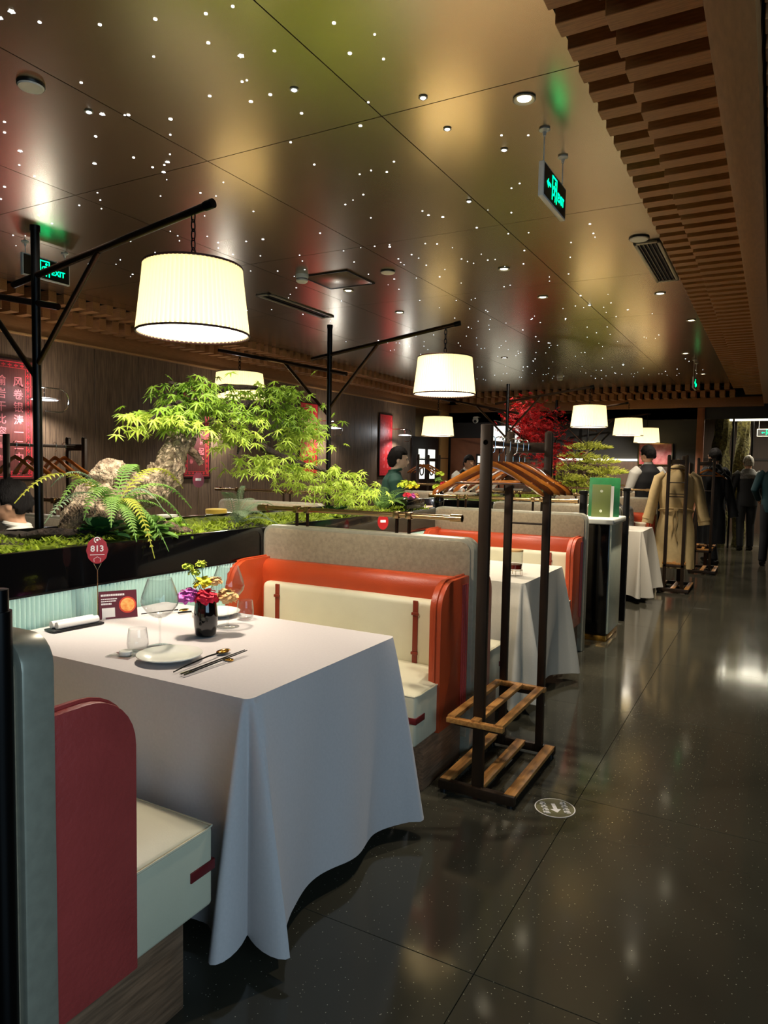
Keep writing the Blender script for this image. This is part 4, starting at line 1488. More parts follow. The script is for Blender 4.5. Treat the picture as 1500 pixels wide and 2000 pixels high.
MB().tube([(0, 0, 0.0), (0, 0.22, 0.002)], [0.004, 0.0024], 8).build('shaft', 'black_plastic', t)

# black vase and flowers
VX, VY = -1.83, 1.945
t = thing('flower_vase', 'small tapered black glass vase in the middle of the front table', 'vase', (VX, VY, ZT))
MB().lathe([(0.0, 0.0), (0.022, 0.0), (0.028, 0.006), (0.0315, 0.03), (0.033, 0.055), (0.0305, 0.085), (0.0275, 0.105), (0.0255, 0.105), (0.028, 0.085), (0.030, 0.055), (0.0, 0.03)], 40).build('glass_body', 'black_glass', t, angle=60).scale = (1.35, 1.35, 1.3)


def flower(label, x, y, z, r, m, layers=3, grp='flowers in the front vase', stem_to=None, n0=7):
    """ruffled round bloom: petals set over a dome"""
    t = thing('flower', label, 'flower', (x, y, z), 0, grp)
    rn = random.Random(int(abs(x) * 1e4) + int(z * 1e4))
    nn = n0 * (layers + 1)
    for k in range(nn):
        zz = 1 - 1.25 * (k + 0.5) / nn
        a = k * 2.39996 + rn.uniform(-0.3, 0.3)
        rr_ = math.sqrt(max(0, 1 - zz * zz))
        d = Vector((math.cos(a) * rr_, math.sin(a) * rr_, zz * 0.8))
        s_ = Vector((-math.sin(a), math.cos(a), 0))
        u_ = s_.cross(d).normalized()
        tw = rn.uniform(-0.6, 0.6)
        s_, u_ = s_ * math.cos(tw) + u_ * math.sin(tw), u_ * math.cos(tw) - s_ * math.sin(tw)
        w = r * 0.34
        pts = []
        for (v, wv, out) in ((-0.9, 0.4, 0.45), (-0.2, 0.9, 0.78), (0.5, 1.1, 0.98), (1.0, 0.8, rn.uniform(1.0, 1.2))):
            c = d * (r * out * 0.92) + u_ * (v * w)
            j = rn.uniform(-0.14, 0.14) * r
            pts += [c - s_ * w * wv + d * j, c + d * (0.03 * r), c + s_ * w * wv - d * j]
        q = MB()
        fs = []
        for i in range(3):
            for jj in range(2):
                fs.append((i * 3 + jj, i * 3 + jj + 1, i * 3 + jj + 4, i * 3 + jj + 3))
        q.add(pts, fs)
        q.build('petal', m, t, recalc=False, smooth=False)
    if stem_to:
        MB().tube([(0, 0, 0), ((stem_to[0] - x) * 0.5, (stem_to[1] - y) * 0.5, (stem_to[2] - z) * 0.4), (stem_to[0] - x, stem_to[1] - y, stem_to[2] - z)], 0.0015, 6).build('stem', 'fern_green', t)
    return t


neck = (VX, VY, ZT + 0.12)
for (lb, dx, dy, dz_, r_, m_, ly, n0) in (
        ('magenta carnation at the left of the front vase', -0.045, -0.036, 0.150, 0.042, 'petal_pink', 3, 8),
        ('crimson carnation in the middle of the front vase', 0.014, -0.012, 0.150, 0.042, 'petal_red', 3, 8),
        ('pale peach bloom at the right of the front vase', 0.045, 0.062, 0.142, 0.040, 'petal_peach', 3, 8),
        ('yellow bloom above the carnations', -0.022, 0.008, 0.196, 0.034, 'petal_yellow', 2, 7),
        ('orange tinted bloom behind the yellow one', -0.008, 0.055, 0.196, 0.028, 'petal_peach', 2, 7),
        ('lime yellow bud at the top left of the bouquet', -0.070, -0.022, 0.255, 0.022, 'petal_lime', 2, 5),
        ('lime yellow bud at the top right of the bouquet', -0.042, 0.020, 0.262, 0.022, 'petal_lime', 2, 5),
        ('lime yellow bud just below the two top buds', -0.058, 0.0, 0.232, 0.021, 'petal_lime', 2, 5)):
    flower(lb, VX + dx, VY + dy, ZT + dz_, r_, m_, ly, stem_to=neck, n0=n0)

# number sign, card and towel tray by the glass strip
t = thing('number_sign', 'round red table sign 813 on a thin stick', 'sign', (-2.37, 1.90, ZT), math.radians(-38))
MB().lathe([(0.0, 0), (0.028, 0), (0.03, 0.006), (0.0, 0.008)], 24).build('foot', 'chrome', t)
MB().rod((0, 0, 0.005), (0, 0, 0.205), 0.0018, 8).build('stick', 'brass', t)
MB().tube([(-0.0, -0.014, 0.232), (0, 0, 0.203), (0.0, 0.014, 0.232)], 0.0016, 6).build('fork', 'brass', t)
dz = 0.285
q = MB()
pts = [((0.040 + 0.0014 * math.cos(10 * a)) * math.cos(a), dz + 0.054 * math.sin(a)) for a in [2 * PI * k / 40 for k in range(40)]]
q.prism(pts, 'x', -0.0015, 0.0015)
q.build('disc', 'sign_red', t)
RX = (PI / 2, 0, PI / 2)
text('number', '813', 0.034, 'print_white', t, (0.002, 0, dz + 0.006), RX, bold=0.0008, extrude=0.0004)
MB().tube([(0.002, 0.011 * math.cos(a), dz + 0.042 + 0.011 * math.sin(a)) for a in [2 * PI * k / 16 for k in range(12)]], 0.0018, 6).build('emblem', 'print_white', t)
MB().ball((0.002, 0, dz + 0.042), (0.0015, 0.005, 0.005), 10, 6).build('emblem', 'print_white', t)
MB().box(0.0012, 0.002, -0.027, 0.027, dz - 0.019, dz - 0.0165).build('line', 'print_white', t)
MB().tube([(0.002, -0.012, dz - 0.046), (0.002, -0.013, dz - 0.034), (0.002, 0.0, dz - 0.026), (0.002, 0.013, dz - 0.034), (0.002, 0.010, dz - 0.046)], 0.0009, 6).build('ornament', 'print_white', t)
t = thing('table_card', 'maroon tent card with a soup bowl picture below the 813 sign', 'card', (-2.36, 1.985, ZT), math.radians(-32))
for s_ in (1, -1):
    o = MB().box(-0.0015, 0.0015, -0.070, 0.078, 0, 0.112).build('card_face', 'menu_maroon' if s_ > 0 else 'black_plastic', t)
    o.location = (0.030 * s_, 0, 0)
    o.rotation_euler = (0, -0.26 * s_, 0)
    if s_ > 0:
        f = o
        MB().lathe([(0.0, 0.0016), (0.034, 0.0016), (0.034, 0.0), (0, 0)], 32).build('bowl_picture', 'soup_rim', f, loc=(0.0015, 0.040, 0.052), rot=(0, PI / 2, 0))
        MB().lathe([(0.0, 0.0022), (0.028, 0.0022), (0.028, 0.001), (0, 0.001)], 32).build('bowl_picture', 'soup_orange', f, loc=(0.0015, 0.040, 0.052), rot=(0, PI / 2, 0))
        rn = random.Random(3)
        for (z, h_, ya, yb) in ((0.092, 0.008, -0.062, 0.03), (0.078, 0.0045, -0.062, 0.0), (0.069, 0.0045, -0.062, -0.004), (0.057, 0.007, -0.062, -0.022)):
            y_ = ya
            q = MB()
            while y_ < yb:
                w = rn.uniform(0.003, 0.007)
                q.box(0.0014, 0.0022, y_, min(yb, y_ + w), z, z + h_)
                y_ += w + 0.0012
            q.build('print_line', 'print_white', f, smooth=False)
        MB().box(0.0014, 0.0021, -0.060, -0.010, 0.006, 0.044).build('white_block', 'paper_white', f)
t = thing('towel_tray', 'slim dark tray with two rolled white towels by the glass strip', 'tray', (-2.34, 1.77, ZT), math.radians(-6))
MB().box(-0.035, 0.035, -0.105, 0.105, 0, 0.008).build('tray', 'black_plastic', t, bevel=0.003)
for i, x in enumerate((-0.016, 0.016)):
    o = tag(MB().tube([(0, -0.085, 0), (0, 0.085, 0)], 0.0135, 16, wob=lambda i, j, p: 1 + 0.05 * math.sin(j * 2.1)).build('rolled_towel', 'paper_white', loc=(-2.34 + x, 1.77, ZT + 0.022), rot=(0, 0, math.radians(-6))), ('rolled white towel on the slim tray, glass side', 'rolled white towel on the slim tray, table side')[i], 'towel', 'rolled towels')

# candle jar on the second table
t = thing('candle_jar', 'glass jar with amber wax on a wire stand on the second table', 'candle jar', (-1.34, 4.05, ZT))
MB().lathe([(0.0, 0.035), (0.048, 0.035), (0.05, 0.06), (0.05, 0.145), (0.046, 0.145), (0.046, 0.062), (0.0, 0.06)], 32).build('glass', 'clear_glass', t)
MB().lathe([(0.0, 0.041), (0.044, 0.041), (0.045, 0.068), (0.0, 0.068)], 32).build('wax', 'amber', t)
MB().lathe([(0.0, 0.146), (0.051, 0.146), (0.051, 0.156), (0.0, 0.158)], 32).build('lid', 'lid_wood', t)
for k in range(6):
    a = 2 * PI * k / 6
    MB().tube([(0.05 * math.cos(a), 0.05 * math.sin(a), 0.0), (0.048 * math.cos(a), 0.048 * math.sin(a), 0.032)], 0.002, 6).build('wire_leg', 'brass', t)
MB().tube([(0.049 * math.cos(a), 0.049 * math.sin(a), 0.033) for a in [2 * PI * k / 24 for k in range(24)]], 0.002, 6, closed=True).build('wire_ring', 'brass', t)
t = thing('candle_jar', 'amber candle jar on the table past the lectern', 'candle jar', (-1.40, 7.95, ZT))
MB().lathe([(0.0, 0.0), (0.05, 0.0), (0.05, 0.12), (0.045, 0.12), (0.045, 0.06), (0.0, 0.06)], 24).build('glass', 'clear_glass', t)
MB().lathe([(0.0, 0.005), (0.044, 0.005), (0.044, 0.07), (0.0, 0.07)], 24).build('wax', 'amber', t)
MB().lathe([(0.0, 0.121), (0.051, 0.121), (0.051, 0.14), (0.0, 0.14)], 24).build('lid', 'lid_wood', t)
t = thing('number_sign', 'small red table sign on a stick behind the brass rail', 'sign', (-2.36, 4.25, ZT), math.radians(-40))
MB().rod((0, 0, 0.0), (0, 0, 0.2), 0.0018, 8).build('stick', 'brass', t)
MB().prism([(0.04 * math.cos(a), 0.255 + 0.055 * math.sin(a)) for a in [2 * PI * k / 28 for k in range(28)]], 'x', -0.0015, 0.0015).build('disc', 'sign_red', t)
MB().box(0.0014, 0.0022, -0.02, 0.02, 0.25, 0.268).build('print_block', 'print_white', t)
t = thing('number_sign', 'small pale red table sign on a stick below the second poster', 'sign', (-3.6, 3.75, 0.95), math.radians(-40))
MB().rod((0, 0, 0.0), (0, 0, 0.27), 0.0018, 8).build('stick', 'brass', t)
MB().prism([(0.04 * math.cos(a), 0.32 + 0.055 * math.sin(a)) for a in [2 * PI * k / 28 for k in range(28)]], 'x', -0.0015, 0.0015).build('disc', 'sign_red', t)
MB().box(0.0014, 0.0022, -0.02, 0.02, 0.315, 0.333).build('print_block', 'print_white', t)

# floor decal
t = thing('floor_decal', 'round floor sticker with white bars and an arrow beside the coat rack', 'decal', (-0.725, 2.81, 0.0), math.radians(30))
MB().lathe([(0.0, 0.0012), (0.082, 0.0012), (0.082, 0.0), (0, 0)], 48).build('disc', 'decal_olive', t)
MB().lathe([(0.078, 0.0016), (0.082, 0.0016), (0.082, 0.0006), (0.078, 0.0006)], 48).build('ring', 'print_white', t)
for x, n_ in ((-0.042, 5), (0.042, 5)):
    rn = random.Random(int(x * 1000))
    q = MB()
    for k in range(4):
        z = -0.046 + 0.026 * k
        q.box(x - 0.013, x + 0.013, z, z + 0.006, 0.0012, 0.0018)
        q.box(x - 0.013 + 0.004 * k, x - 0.005 + 0.004 * k, z, z + 0.02, 0.0012, 0.0018)
        q.box(x - 0.009, x + 0.011, z + 0.012, z + 0.018, 0.0012, 0.0018)
    q.build('character_strip', 'print_white', t, smooth=False)
MB().prism([(-0.008, 0.035), (0.008, 0.035), (0.008, -0.012), (0.022, -0.012), (0.0, -0.04), (-0.022, -0.012), (-0.008, -0.012)], 'z', 0.0012, 0.0018).build('arrow', 'print_white', t)

# ================================================================== PLANTS
rp_ = random.Random(11)


def leaf_shape(lobes=7):
    """palmate maple leaf lying in XY, stalk at the origin, pointing to +Y, unit length"""
    lens = {7: [0.42, 0.72, 0.92, 1.0, 0.92, 0.72, 0.42], 5: [0.55, 0.85, 1.0, 0.85, 0.55]}[lobes]
    span = math.radians(250)
    pts = [(0.0, 0.0, 0.0)]
    n = len(lens)
    rim = []
    for i, L in enumerate(lens):
        a = PI / 2 + span / 2 - span * i / (n - 1)
        w = 0.105
        for da, rr_ in ((w * 1.5, L * 0.5), (0, L), (-w * 1.5, L * 0.5)):
            rim.append((rr_ * math.cos(a + da), rr_ * math.sin(a + da), -0.16 * rr_ * rr_ - (0.05 if rr_ == L else 0)))
        if i < n - 1:
            am = a - span / (n - 1) / 2
            rim.append((0.22 * math.cos(am), 0.22 * math.sin(am), 0.02))
    fs = [(0, i + 2, i + 1) for i in range(len(rim) - 1)]
    return pts + rim, fs


LV, LF = leaf_shape()


def leaf_matrix(p, down, size, rn):
    a = rn.uniform(0, 2 * PI)
    f = Vector((math.cos(a) * 0.8, math.sin(a) * 0.8, -down + rn.uniform(-0.3, 0.3))).normalized()
    n = Vector((rn.uniform(-0.2, 0.7), rn.uniform(-0.6, 0.2), 1.0))
    n = (n - f * n.dot(f)).normalized()
    x = f.cross(n).normalized()
    m_ = Matrix((x, f, n)).transposed().to_4x4()
    s_ = size * rn.uniform(0.7, 1.2)
    m_ = m_ @ Matrix.Scale(s_, 4)
    m_.translation = p
    return m_


def wobbly(i, j, p):
    return 1 + 0.30 * fbm((p.x * 14 + j * 0.55, p.y * 14 + j * 0.3, p.z * 14), 4) + 0.14 * fbm((p.x * 40 + j * 1.9, p.y * 40, p.z * 40 + j), 3) + 0.06 * math.sin(j * 2.6 + i * 0.3)


def dense(pts, k=5):
    out = []
    P_ = [Vector(p) for p in pts]
    for i in range(len(P_) - 1):
        p0, p1, p2, p3 = P_[max(i - 1, 0)], P_[i], P_[i + 1], P_[min(i + 2, len(P_) - 1)]
        for j in range(k):
            t_ = j / k
            out.append(0.5 * ((2 * p1) + (-p0 + p2) * t_ + (2 * p0 - 5 * p1 + 4 * p2 - p3) * t_ ** 2 + (-p0 + 3 * p1 - 3 * p2 + p3) * t_ ** 3))
    out.append(P_[-1])
    return out


def lerp_list(v, k):
    out = []
    for i in range(len(v) - 1):
        out += [v[i] + (v[i + 1] - v[i]) * j / k for j in range(k)]
    return out + [v[-1]]


MX = -2.86
tr_ = thing('maple_bonsai', 'bent green maple tree with thick pale trunk growing from the planter', 'tree', (MX, 0, 0))
path = [(0.0, 2.20, 1.04), (0.0, 2.33, 1.20), (0.0, 2.46, 1.235), (0.01, 2.60, 1.25), (0.02, 2.71, 1.33), (0.02, 2.78, 1.45), (0.01, 2.87, 1.57), (0.0, 2.95, 1.68), (0.0, 3.02, 1.76)]
rad = [0.10, 0.118, 0.108, 0.092, 0.078, 0.068, 0.062, 0.055, 0.045]
MB().tube(dense(path, 6), lerp_list(rad, 6), 28, wob=wobbly).build('trunk', 'bark_pale', tr_, angle=80)
MB().ball((0.02, 2.36, 1.32), (0.085, 0.10, 0.085), 24, 16, fn=lambda p: 1 + 0.25 * fbm(p * 2.3, 4)).build('burl', 'bark_pale', tr_, angle=80)
MB().tube(dense([(0.0, 2.83, 1.50), (0.06, 2.88, 1.45), (0.08, 2.92, 1.39)], 4), lerp_list([0.03, 0.024, 0.018], 4), 14, wob=wobbly).build('cut_stub', 'bark', tr_, angle=80)
branches = [
    ([(0, 3.0, 1.74), (0.05, 3.22, 1.74), (0.08, 3.45, 1.75), (0.1, 3.68, 1.70), (0.12, 3.92, 1.60)], [0.036, 0.03, 0.024, 0.016, 0.007]),
    ([(0, 3.0, 1.72), (0.02, 3.18, 1.66), (0.05, 3.34, 1.56), (0.1, 3.52, 1.47), (0.16, 3.74, 1.40), (0.2, 4.02, 1.34), (0.24, 4.28, 1.20)], [0.034, 0.03, 0.028, 0.022, 0.017, 0.011, 0.005]),
    ([(0, 2.95, 1.70), (0.06, 2.82, 1.72), (0.1, 2.66, 1.68), (0.14, 2.50, 1.60)], [0.028, 0.02, 0.013, 0.006]),
    ([(0, 3.02, 1.76), (0.0, 3.16, 1.83), (0.02, 3.38, 1.86), (0.05, 3.60, 1.86)], [0.03, 0.022, 0.015, 0.006]),
    ([(0, 3.0, 1.75), (-0.03, 2.92, 1.80), (-0.04, 2.80, 1.83)], [0.024, 0.016, 0.006]),
    ([(0.04, 3.30, 1.58), (0.1, 3.22, 1.52), (0.15, 3.14, 1.45)], [0.016, 0.011, 0.005]),
]
for pts, rr_ in branches:
    MB().tube(dense(pts, 4), lerp_list(rr_, 4), 10, wob=wobbly).build('branch', 'bark_dark', tr_, angle=80)
clusters = [  # y, z, ry, rz, count, pale
    (2.55, 1.60, 0.10, 0.05, 60, 1), (2.70, 1.66, 0.12, 0.06, 90, 0), (2.72, 1.58, 0.10, 0.04, 30, 0), (2.88, 1.74, 0.14, 0.08, 100, 0),
    (2.85, 1.82, 0.10, 0.03, 30, 0), (3.10, 1.72, 0.16, 0.08, 110, 0), (3.18, 1.60, 0.14, 0.06, 60, 1), (3.12, 1.54, 0.10, 0.05, 40, 1), (3.35, 1.80, 0.16, 0.08, 110, 0),
    (3.55, 1.84, 0.12, 0.05, 70, 0), (3.62, 1.72, 0.16, 0.08, 110, 0), (3.82, 1.66, 0.12, 0.08, 90, 0), (3.95, 1.58, 0.08, 0.07, 50, 1), (3.72, 1.56, 0.10, 0.06, 45, 1), (3.82, 1.48, 0.06, 0.05, 26, 1),
    (3.40, 1.42, 0.12, 0.05, 45, 1), (3.30, 1.36, 0.09, 0.03, 26, 1), (3.55, 1.40, 0.08, 0.04, 26, 0), (3.72, 1.34, 0.10, 0.06, 50, 1), (3.80, 1.24, 0.06, 0.05, 24, 1),
    (4.00, 1.34, 0.10, 0.07, 60, 1), (4.16, 1.26, 0.10, 0.07, 70, 1), (4.30, 1.19, 0.08, 0.06, 60, 1), (4.20, 1.14, 0.06, 0.03, 24, 1),
]
leaves = []
for (y, z, ry, rz, n, pale) in clusters:
    for k in range(int(n * 0.92)):
        v = Vector((rp_.gauss(0, 0.5), rp_.gauss(0, 0.5), rp_.gauss(0, 0.5)))
        xo = 0.24 if y > 4 else 0.10
        p = Vector((xo + v.x * 0.24, y + v.y * ry * 1.2, z + v.z * rz * 1.2))
        if 3.02 < p.y < 3.40 and p.z > 1.70 and rp_.random() < 0.8:
            continue
        leaves.append((leaf_matrix(p, 0.55, 0.064, rp_), pale))
leaves.sort(key=lambda a: -a[0].translation.x)
lme = []
for nm in ('maple_leaf', 'maple_leaf_pale'):
    q = MB()
    q.add(LV, LF)
    me = q.mesh('leaf', smooth=False, recalc=False)
    me.materials.append(MATS[nm])
    lme.append(me)
for m_, pale in leaves[:300]:
    o = place('leaf', lme[pale], None, tr_)
    o.matrix_local = m_
for pale in (0, 1):
    q = MB()
    for m_, pl in leaves[300:]:
        if pl == pale:
            q.add([m_ @ Vector(v) for v in LV], LF)
    o = q.build('foliage', ('maple_leaf', 'maple_leaf_pale')[pale], tr_, smooth=False, recalc=False)
    o['kind'] = 'stuff'


def frond(base, tip, rise, pl, m, parent, n=30, name='frond', fine=False):
    b0, b2 = Vector(base), Vector(tip)
    mid = (b0 + b2) / 2 + Vector((0, 0, rise))
    q = MB()
    pts = []
    for i in range(n + 1):
        t_ = i / n
        pts.append(b0 * (1 - t_) ** 2 + mid * (2 * t_ * (1 - t_)) + b2 * t_ ** 2)
    q.tube(pts[::3] + ([pts[-1]] if n % 3 else []), 0.0022, 5)
    side0 = (b2 - b0).cross(Vector((0, 0, 1)))
    side0 = side0.normalized() if side0.length > 1e-4 else Vector((1, 0, 0))
    for i in range(2, n + 1):
        t_ = i / n
        d = (pts[min(i + 1, n)] - pts[i - 1]).normalized()
        L = pl * (math.sin(PI * min(1, t_ * 0.9 + 0.12)) ** 0.7) * rp_.uniform(0.85, 1.1)
        for s_ in (-1, 1):
            e = (side0 * s_ * 0.95 + d * 0.35 + Vector((0, 0, -0.12))).normalized()
            w = d * (0.0038 if not fine else 0.0014)
            p0 = pts[i]
            p1 = p0 + e * L * 0.55 + Vector((0, 0, 0.06 * L))
            p2 = p0 + e * L - Vector((0, 0, 0.10 * L))
            q.add([p0 - w, p0 + w, p1 + w * 1.25, p1 - w * 1.25, p2], [(0, 1, 2, 3), (3, 2, 4)])
            if fine:
                for f_ in (0.3, 0.5, 0.7, 0.9):
                    pp = p0 + e * L * f_
                    for g_ in (-1, 1):
                        qd = (d * g_ * 0.9 + e * 0.6).normalized() * L * 0.35
                        q.add([pp - e * 0.001, pp + e * 0.001, pp + qd], [(0, 1, 2)])
    return q.build(name, m, parent, smooth=False, recalc=False)


FX, FY = -2.68, 2.24
fe = thing('sword_fern', 'large sword fern with arching fronds in front of the maple trunk', 'fern', (FX, FY, 1.16))
for (tp, rise, L, m_) in (((0.02, -0.50, 0.06), 0.30, 0.058, 'fern_yellow'), ((0.12, -0.44, -0.02), 0.22, 0.050, 'fern_grey'), ((0.10, -0.24, -0.02), 0.26, 0.055, 'fern_green'), ((-0.02, 0.46, 0.10), 0.30, 0.060, 'fern_yellow'),
                          ((0.06, 0.44, 0.0), 0.26, 0.058, 'fern_green'), ((0.14, 0.36, -0.12), 0.28, 0.055, 'fern_green'), ((0.245, 0.02, -0.20), 0.30, 0.050, 'fern_yellow'), ((0.23, 0.12, -0.18), 0.22, 0.050, 'fern_green'),
                          ((0.20, -0.18, -0.05), 0.20, 0.05, 'fern_green'), ((0.18, 0.26, -0.10), 0.20, 0.05, 'fern_green'), ((-0.1, -0.25, 0.12), 0.24, 0.05, 'fern_grey'), ((-0.1, 0.25, 0.16), 0.26, 0.05, 'fern_green'),
                          ((0.1, -0.36, 0.05), 0.26, 0.05, 'fern_green'), ((0.22, -0.06, -0.12), 0.18, 0.045, 'fern_green'), ((0.16, 0.16, 0.0), 0.22, 0.05, 'fern_grey')):
    frond((0, 0, 0), tp, rise, L, m_, fe, 26)
ag = thing('asparagus_fern', 'feathery grey green fern spilling over the planter edge', 'fern', (-2.62, 3.02, 1.05))
for (tp, rise) in (((0.06, 0.16, 0.10), 0.10), ((0.20, 0.26, -0.08), 0.16), ((0.16, 0.12, 0.02), 0.14), ((0.0, -0.08, 0.18), 0.12), ((0.02, 0.04, 0.22), 0.10), ((0.10, 0.22, 0.10), 0.14), ((0.12, -0.06, 0.05), 0.12), ((-0.05, 0.2, 0.14), 0.1)):
    frond((0, 0, 0), tp, rise, 0.055, 'fern_grey', ag, 22, fine=True)
ag = thing('asparagus_fern', 'feathery yellow green plant by the flower box behind the brass rail', 'fern', (-2.70, 4.85, 1.03))
for k in range(18):
    a = k * 2.4
    frond((0, 0, 0), (0.20 * math.cos(a), 0.26 * math.sin(a), 0.06 + 0.16 * ((k * 37) % 10) / 10), 0.12, 0.055, 'fern_green', ag, 16, fine=True)

# broad leaved plants around the fern and maple tip


def broad(label, loc, n, L, m, spread=1.0):
    t = thing('leafy_plant', label, 'plant', loc, 0, 'small plants in the planter')
    rn = random.Random(int(loc[1] * 100))
    for k in range(n):
        a = k * 2.399 + rn.uniform(-0.3, 0.3)
        el = rn.uniform(0.2, 1.2)
        d = Vector((math.cos(a) * math.cos(el), math.sin(a) * math.cos(el), math.sin(el)))
        s_ = Vector((-math.sin(a), math.cos(a), 0))
        l_ = L * rn.uniform(0.7, 1.15)
        q = MB()
        pts = []
        for (u, w) in ((0.0, 0.05), (0.3, 0.20), (0.55, 0.26), (0.8, 0.18), (1.0, 0.01)):
            c = d * l_ * u + Vector((0, 0, -0.35 * l_ * u * u))
            pts += [c - s_ * w * l_ + Vector((0, 0, 0.05 * l_ * w)), c + Vector((0, 0, -0.012 * u)), c + s_ * w * l_ + Vector((0, 0, 0.05 * l_ * w))]
        fs = []
        for i in range(4):
            for j in range(2):
                fs.append((i * 3 + j, i * 3 + j + 1, i * 3 + j + 4, i * 3 + j + 3))
        q.add(pts, fs)
        q.build('leaf', m, t, recalc=False)


broad('dark broad leaved plant beneath the maple tip', (-2.66, 4.12, 1.05), 22, 0.15, 'leaf_dark')
broad('bright leaved plant at the foot of the sword fern', (-2.60, 2.36, 1.06), 30, 0.15, 'fern_green')
broad('dark leaved plant behind the corner of the driftwood', (-2.64, 2.14, 1.06), 28, 0.15, 'leaf_dark')
broad('leafy plant right of the sword fern by the trunk base', (-2.60, 2.52, 1.05), 28, 0.13, 'maple_leaf')

# driftwood
for (pts, rr_, m_, lb) in (
        ([(-2.72, 1.80, 1.08), (-2.70, 1.90, 1.085), (-2.68, 2.00, 1.08), (-2.66, 2.10, 1.07)], [0.010, 0.02, 0.02, 0.012], 'bark_dark', 'dark driftwood stick lying below the seated man'),
        ([(-2.80, 2.05, 1.05), (-2.78, 2.14, 1.14), (-2.74, 2.24, 1.12), (-2.70, 2.34, 1.06)], [0.03, 0.045, 0.04, 0.02], 'bark', 'brown gnarled driftwood behind the sword fern'),
        ([(-2.60, 2.40, 1.10), (-2.56, 2.50, 1.07), (-2.54, 2.60, 1.045)], [0.02, 0.028, 0.012], 'bark', 'mossy driftwood end right of the sword fern')):
    tag(MB().tube(dense(pts, 5), lerp_list(rr_, 5), 14, wob=wobbly).build('driftwood', m_, angle=80), lb, 'driftwood', 'driftwood pieces')
for (z, y, x, h_, lb) in ((1.06, 2.17, -2.72, 0.24, 'thin pale twig left of the tall fern shoot'), (1.06, 2.24, -2.70, 0.27, 'thin dark twig behind the fern shoot')):
    tag(MB().tube([(x, y, z), (x - 0.005, y + 0.005, z + h_ * 0.6), (x, y + 0.015, z + h_)], [0.004, 0.003, 0.0015], 6).build('twig', 'bark_pale'), lb, 'twig', 'twigs in the planter')

# moss
q = MB()
for (y0, y1) in ((0.45, 5.35), (6.9, 12.9)):
    n = int((y1 - y0) * 900) if y0 < 1 else 2200
    for k in range(n):
        y = rp_.uniform(y0, y1)
        x = -2.515 - abs(rp_.gauss(0, 0.20))
        if x < -3.28:
            continue
        hgt = 1.035 + 0.035 * (fbm((x * 5, y * 5, 2), 3) + 0.4) - 0.02 * (x > -2.54)
        a = rp_.uniform(0, 2 * PI)
        L = rp_.uniform(0.012, 0.03)
        d = Vector((math.cos(a), math.sin(a), 0.7)) * L
        s_ = Vector((-math.sin(a), math.cos(a), 0)) * 0.006
        p = Vector((x, y, hgt))
        q.add([p - s_, p + s_, p + d + s_ * 0.4, p + d - s_ * 0.4], [(0, 1, 2, 3)])
    base = lambda u, v, y0=y0, y1=y1: (-3.28 + 0.77 * u, y0 + (y1 - y0) * v, 1.028 + 0.03 * (fbm(((-3.28 + 0.77 * u) * 5, (y0 + (y1 - y0) * v) * 5, 2), 3) + 0.3) * math.sin(PI * min(1, u * 1.0)) ** 0.3)
    q.grid(14, int((y1 - y0) * 16), base)
tag(q.build('moss', 'moss', smooth=False, recalc=False), 'bright green moss covering the planter tops', 'moss', kind='stuff')

# red maple and pine in the far planter
rm = thing('red_maple', 'scarlet maple tree in the far planter', 'tree', (-2.9, 9.15, 0))
MB().tube(dense([(0, 0, 1.0), (0.03, 0.04, 1.3), (-0.02, -0.03, 1.6), (0.02, 0.04, 1.9), (0.0, 0.1, 2.15)], 5), lerp_list([0.06, 0.05, 0.042, 0.03, 0.012], 5), 14, wob=wobbly).build('trunk', 'bark_dark', rm, angle=80)
for pts in ([(0, 0, 1.7), (0.2, 0.3, 1.75), (0.3, 0.7, 1.68)], [(0, 0, 1.75), (-0.2, -0.3, 1.95), (-0.3, -0.5, 2.0)], [(0, 0, 1.85), (0.2, -0.1, 2.05), (0.3, 0.1, 2.15)]):
    MB().tube(dense(pts, 4), lerp_list([0.025, 0.015, 0.005], 4), 8).build('branch', 'bark_dark', rm)
q = MB()
for (x, y, z, r_, n) in ((0, 0.0, 2.1, 0.30, 260), (0.1, -0.25, 1.95, 0.26, 200), (0.15, 0.25, 1.95, 0.28, 200), (0.05, 0.0, 1.8, 0.34, 220), (0.25, 0.6, 1.66, 0.26, 120), (0.2, 0.25, 1.52, 0.22, 90), (0.1, 0.15, 1.35, 0.14, 40)):
    for k in range(n):
        v = Vector((rp_.gauss(0, 0.5), rp_.gauss(0, 0.5), rp_.gauss(0, 0.38))) * r_
        m_ = leaf_matrix(Vector((x, y, z)) + v, 0.4, 0.06, rp_)
        q.add([m_ @ Vector(w) for w in LV], LF)
o = q.build('foliage', 'red_leaf', rm, smooth=False, recalc=False)
o['kind'] = 'stuff'
pi_ = thing('pine_bonsai', 'tiered yellow green pine bonsai in the far planter', 'tree', (-2.86, 12.45, 0))
MB().tube(dense([(0, 0, 1.0), (0.05, 0.05, 1.25), (-0.05, -0.02, 1.5), (0.0, 0.03, 1.75)], 5), lerp_list([0.06, 0.05, 0.035, 0.015], 5), 12, wob=wobbly).build('trunk', 'bark', pi_, angle=80)
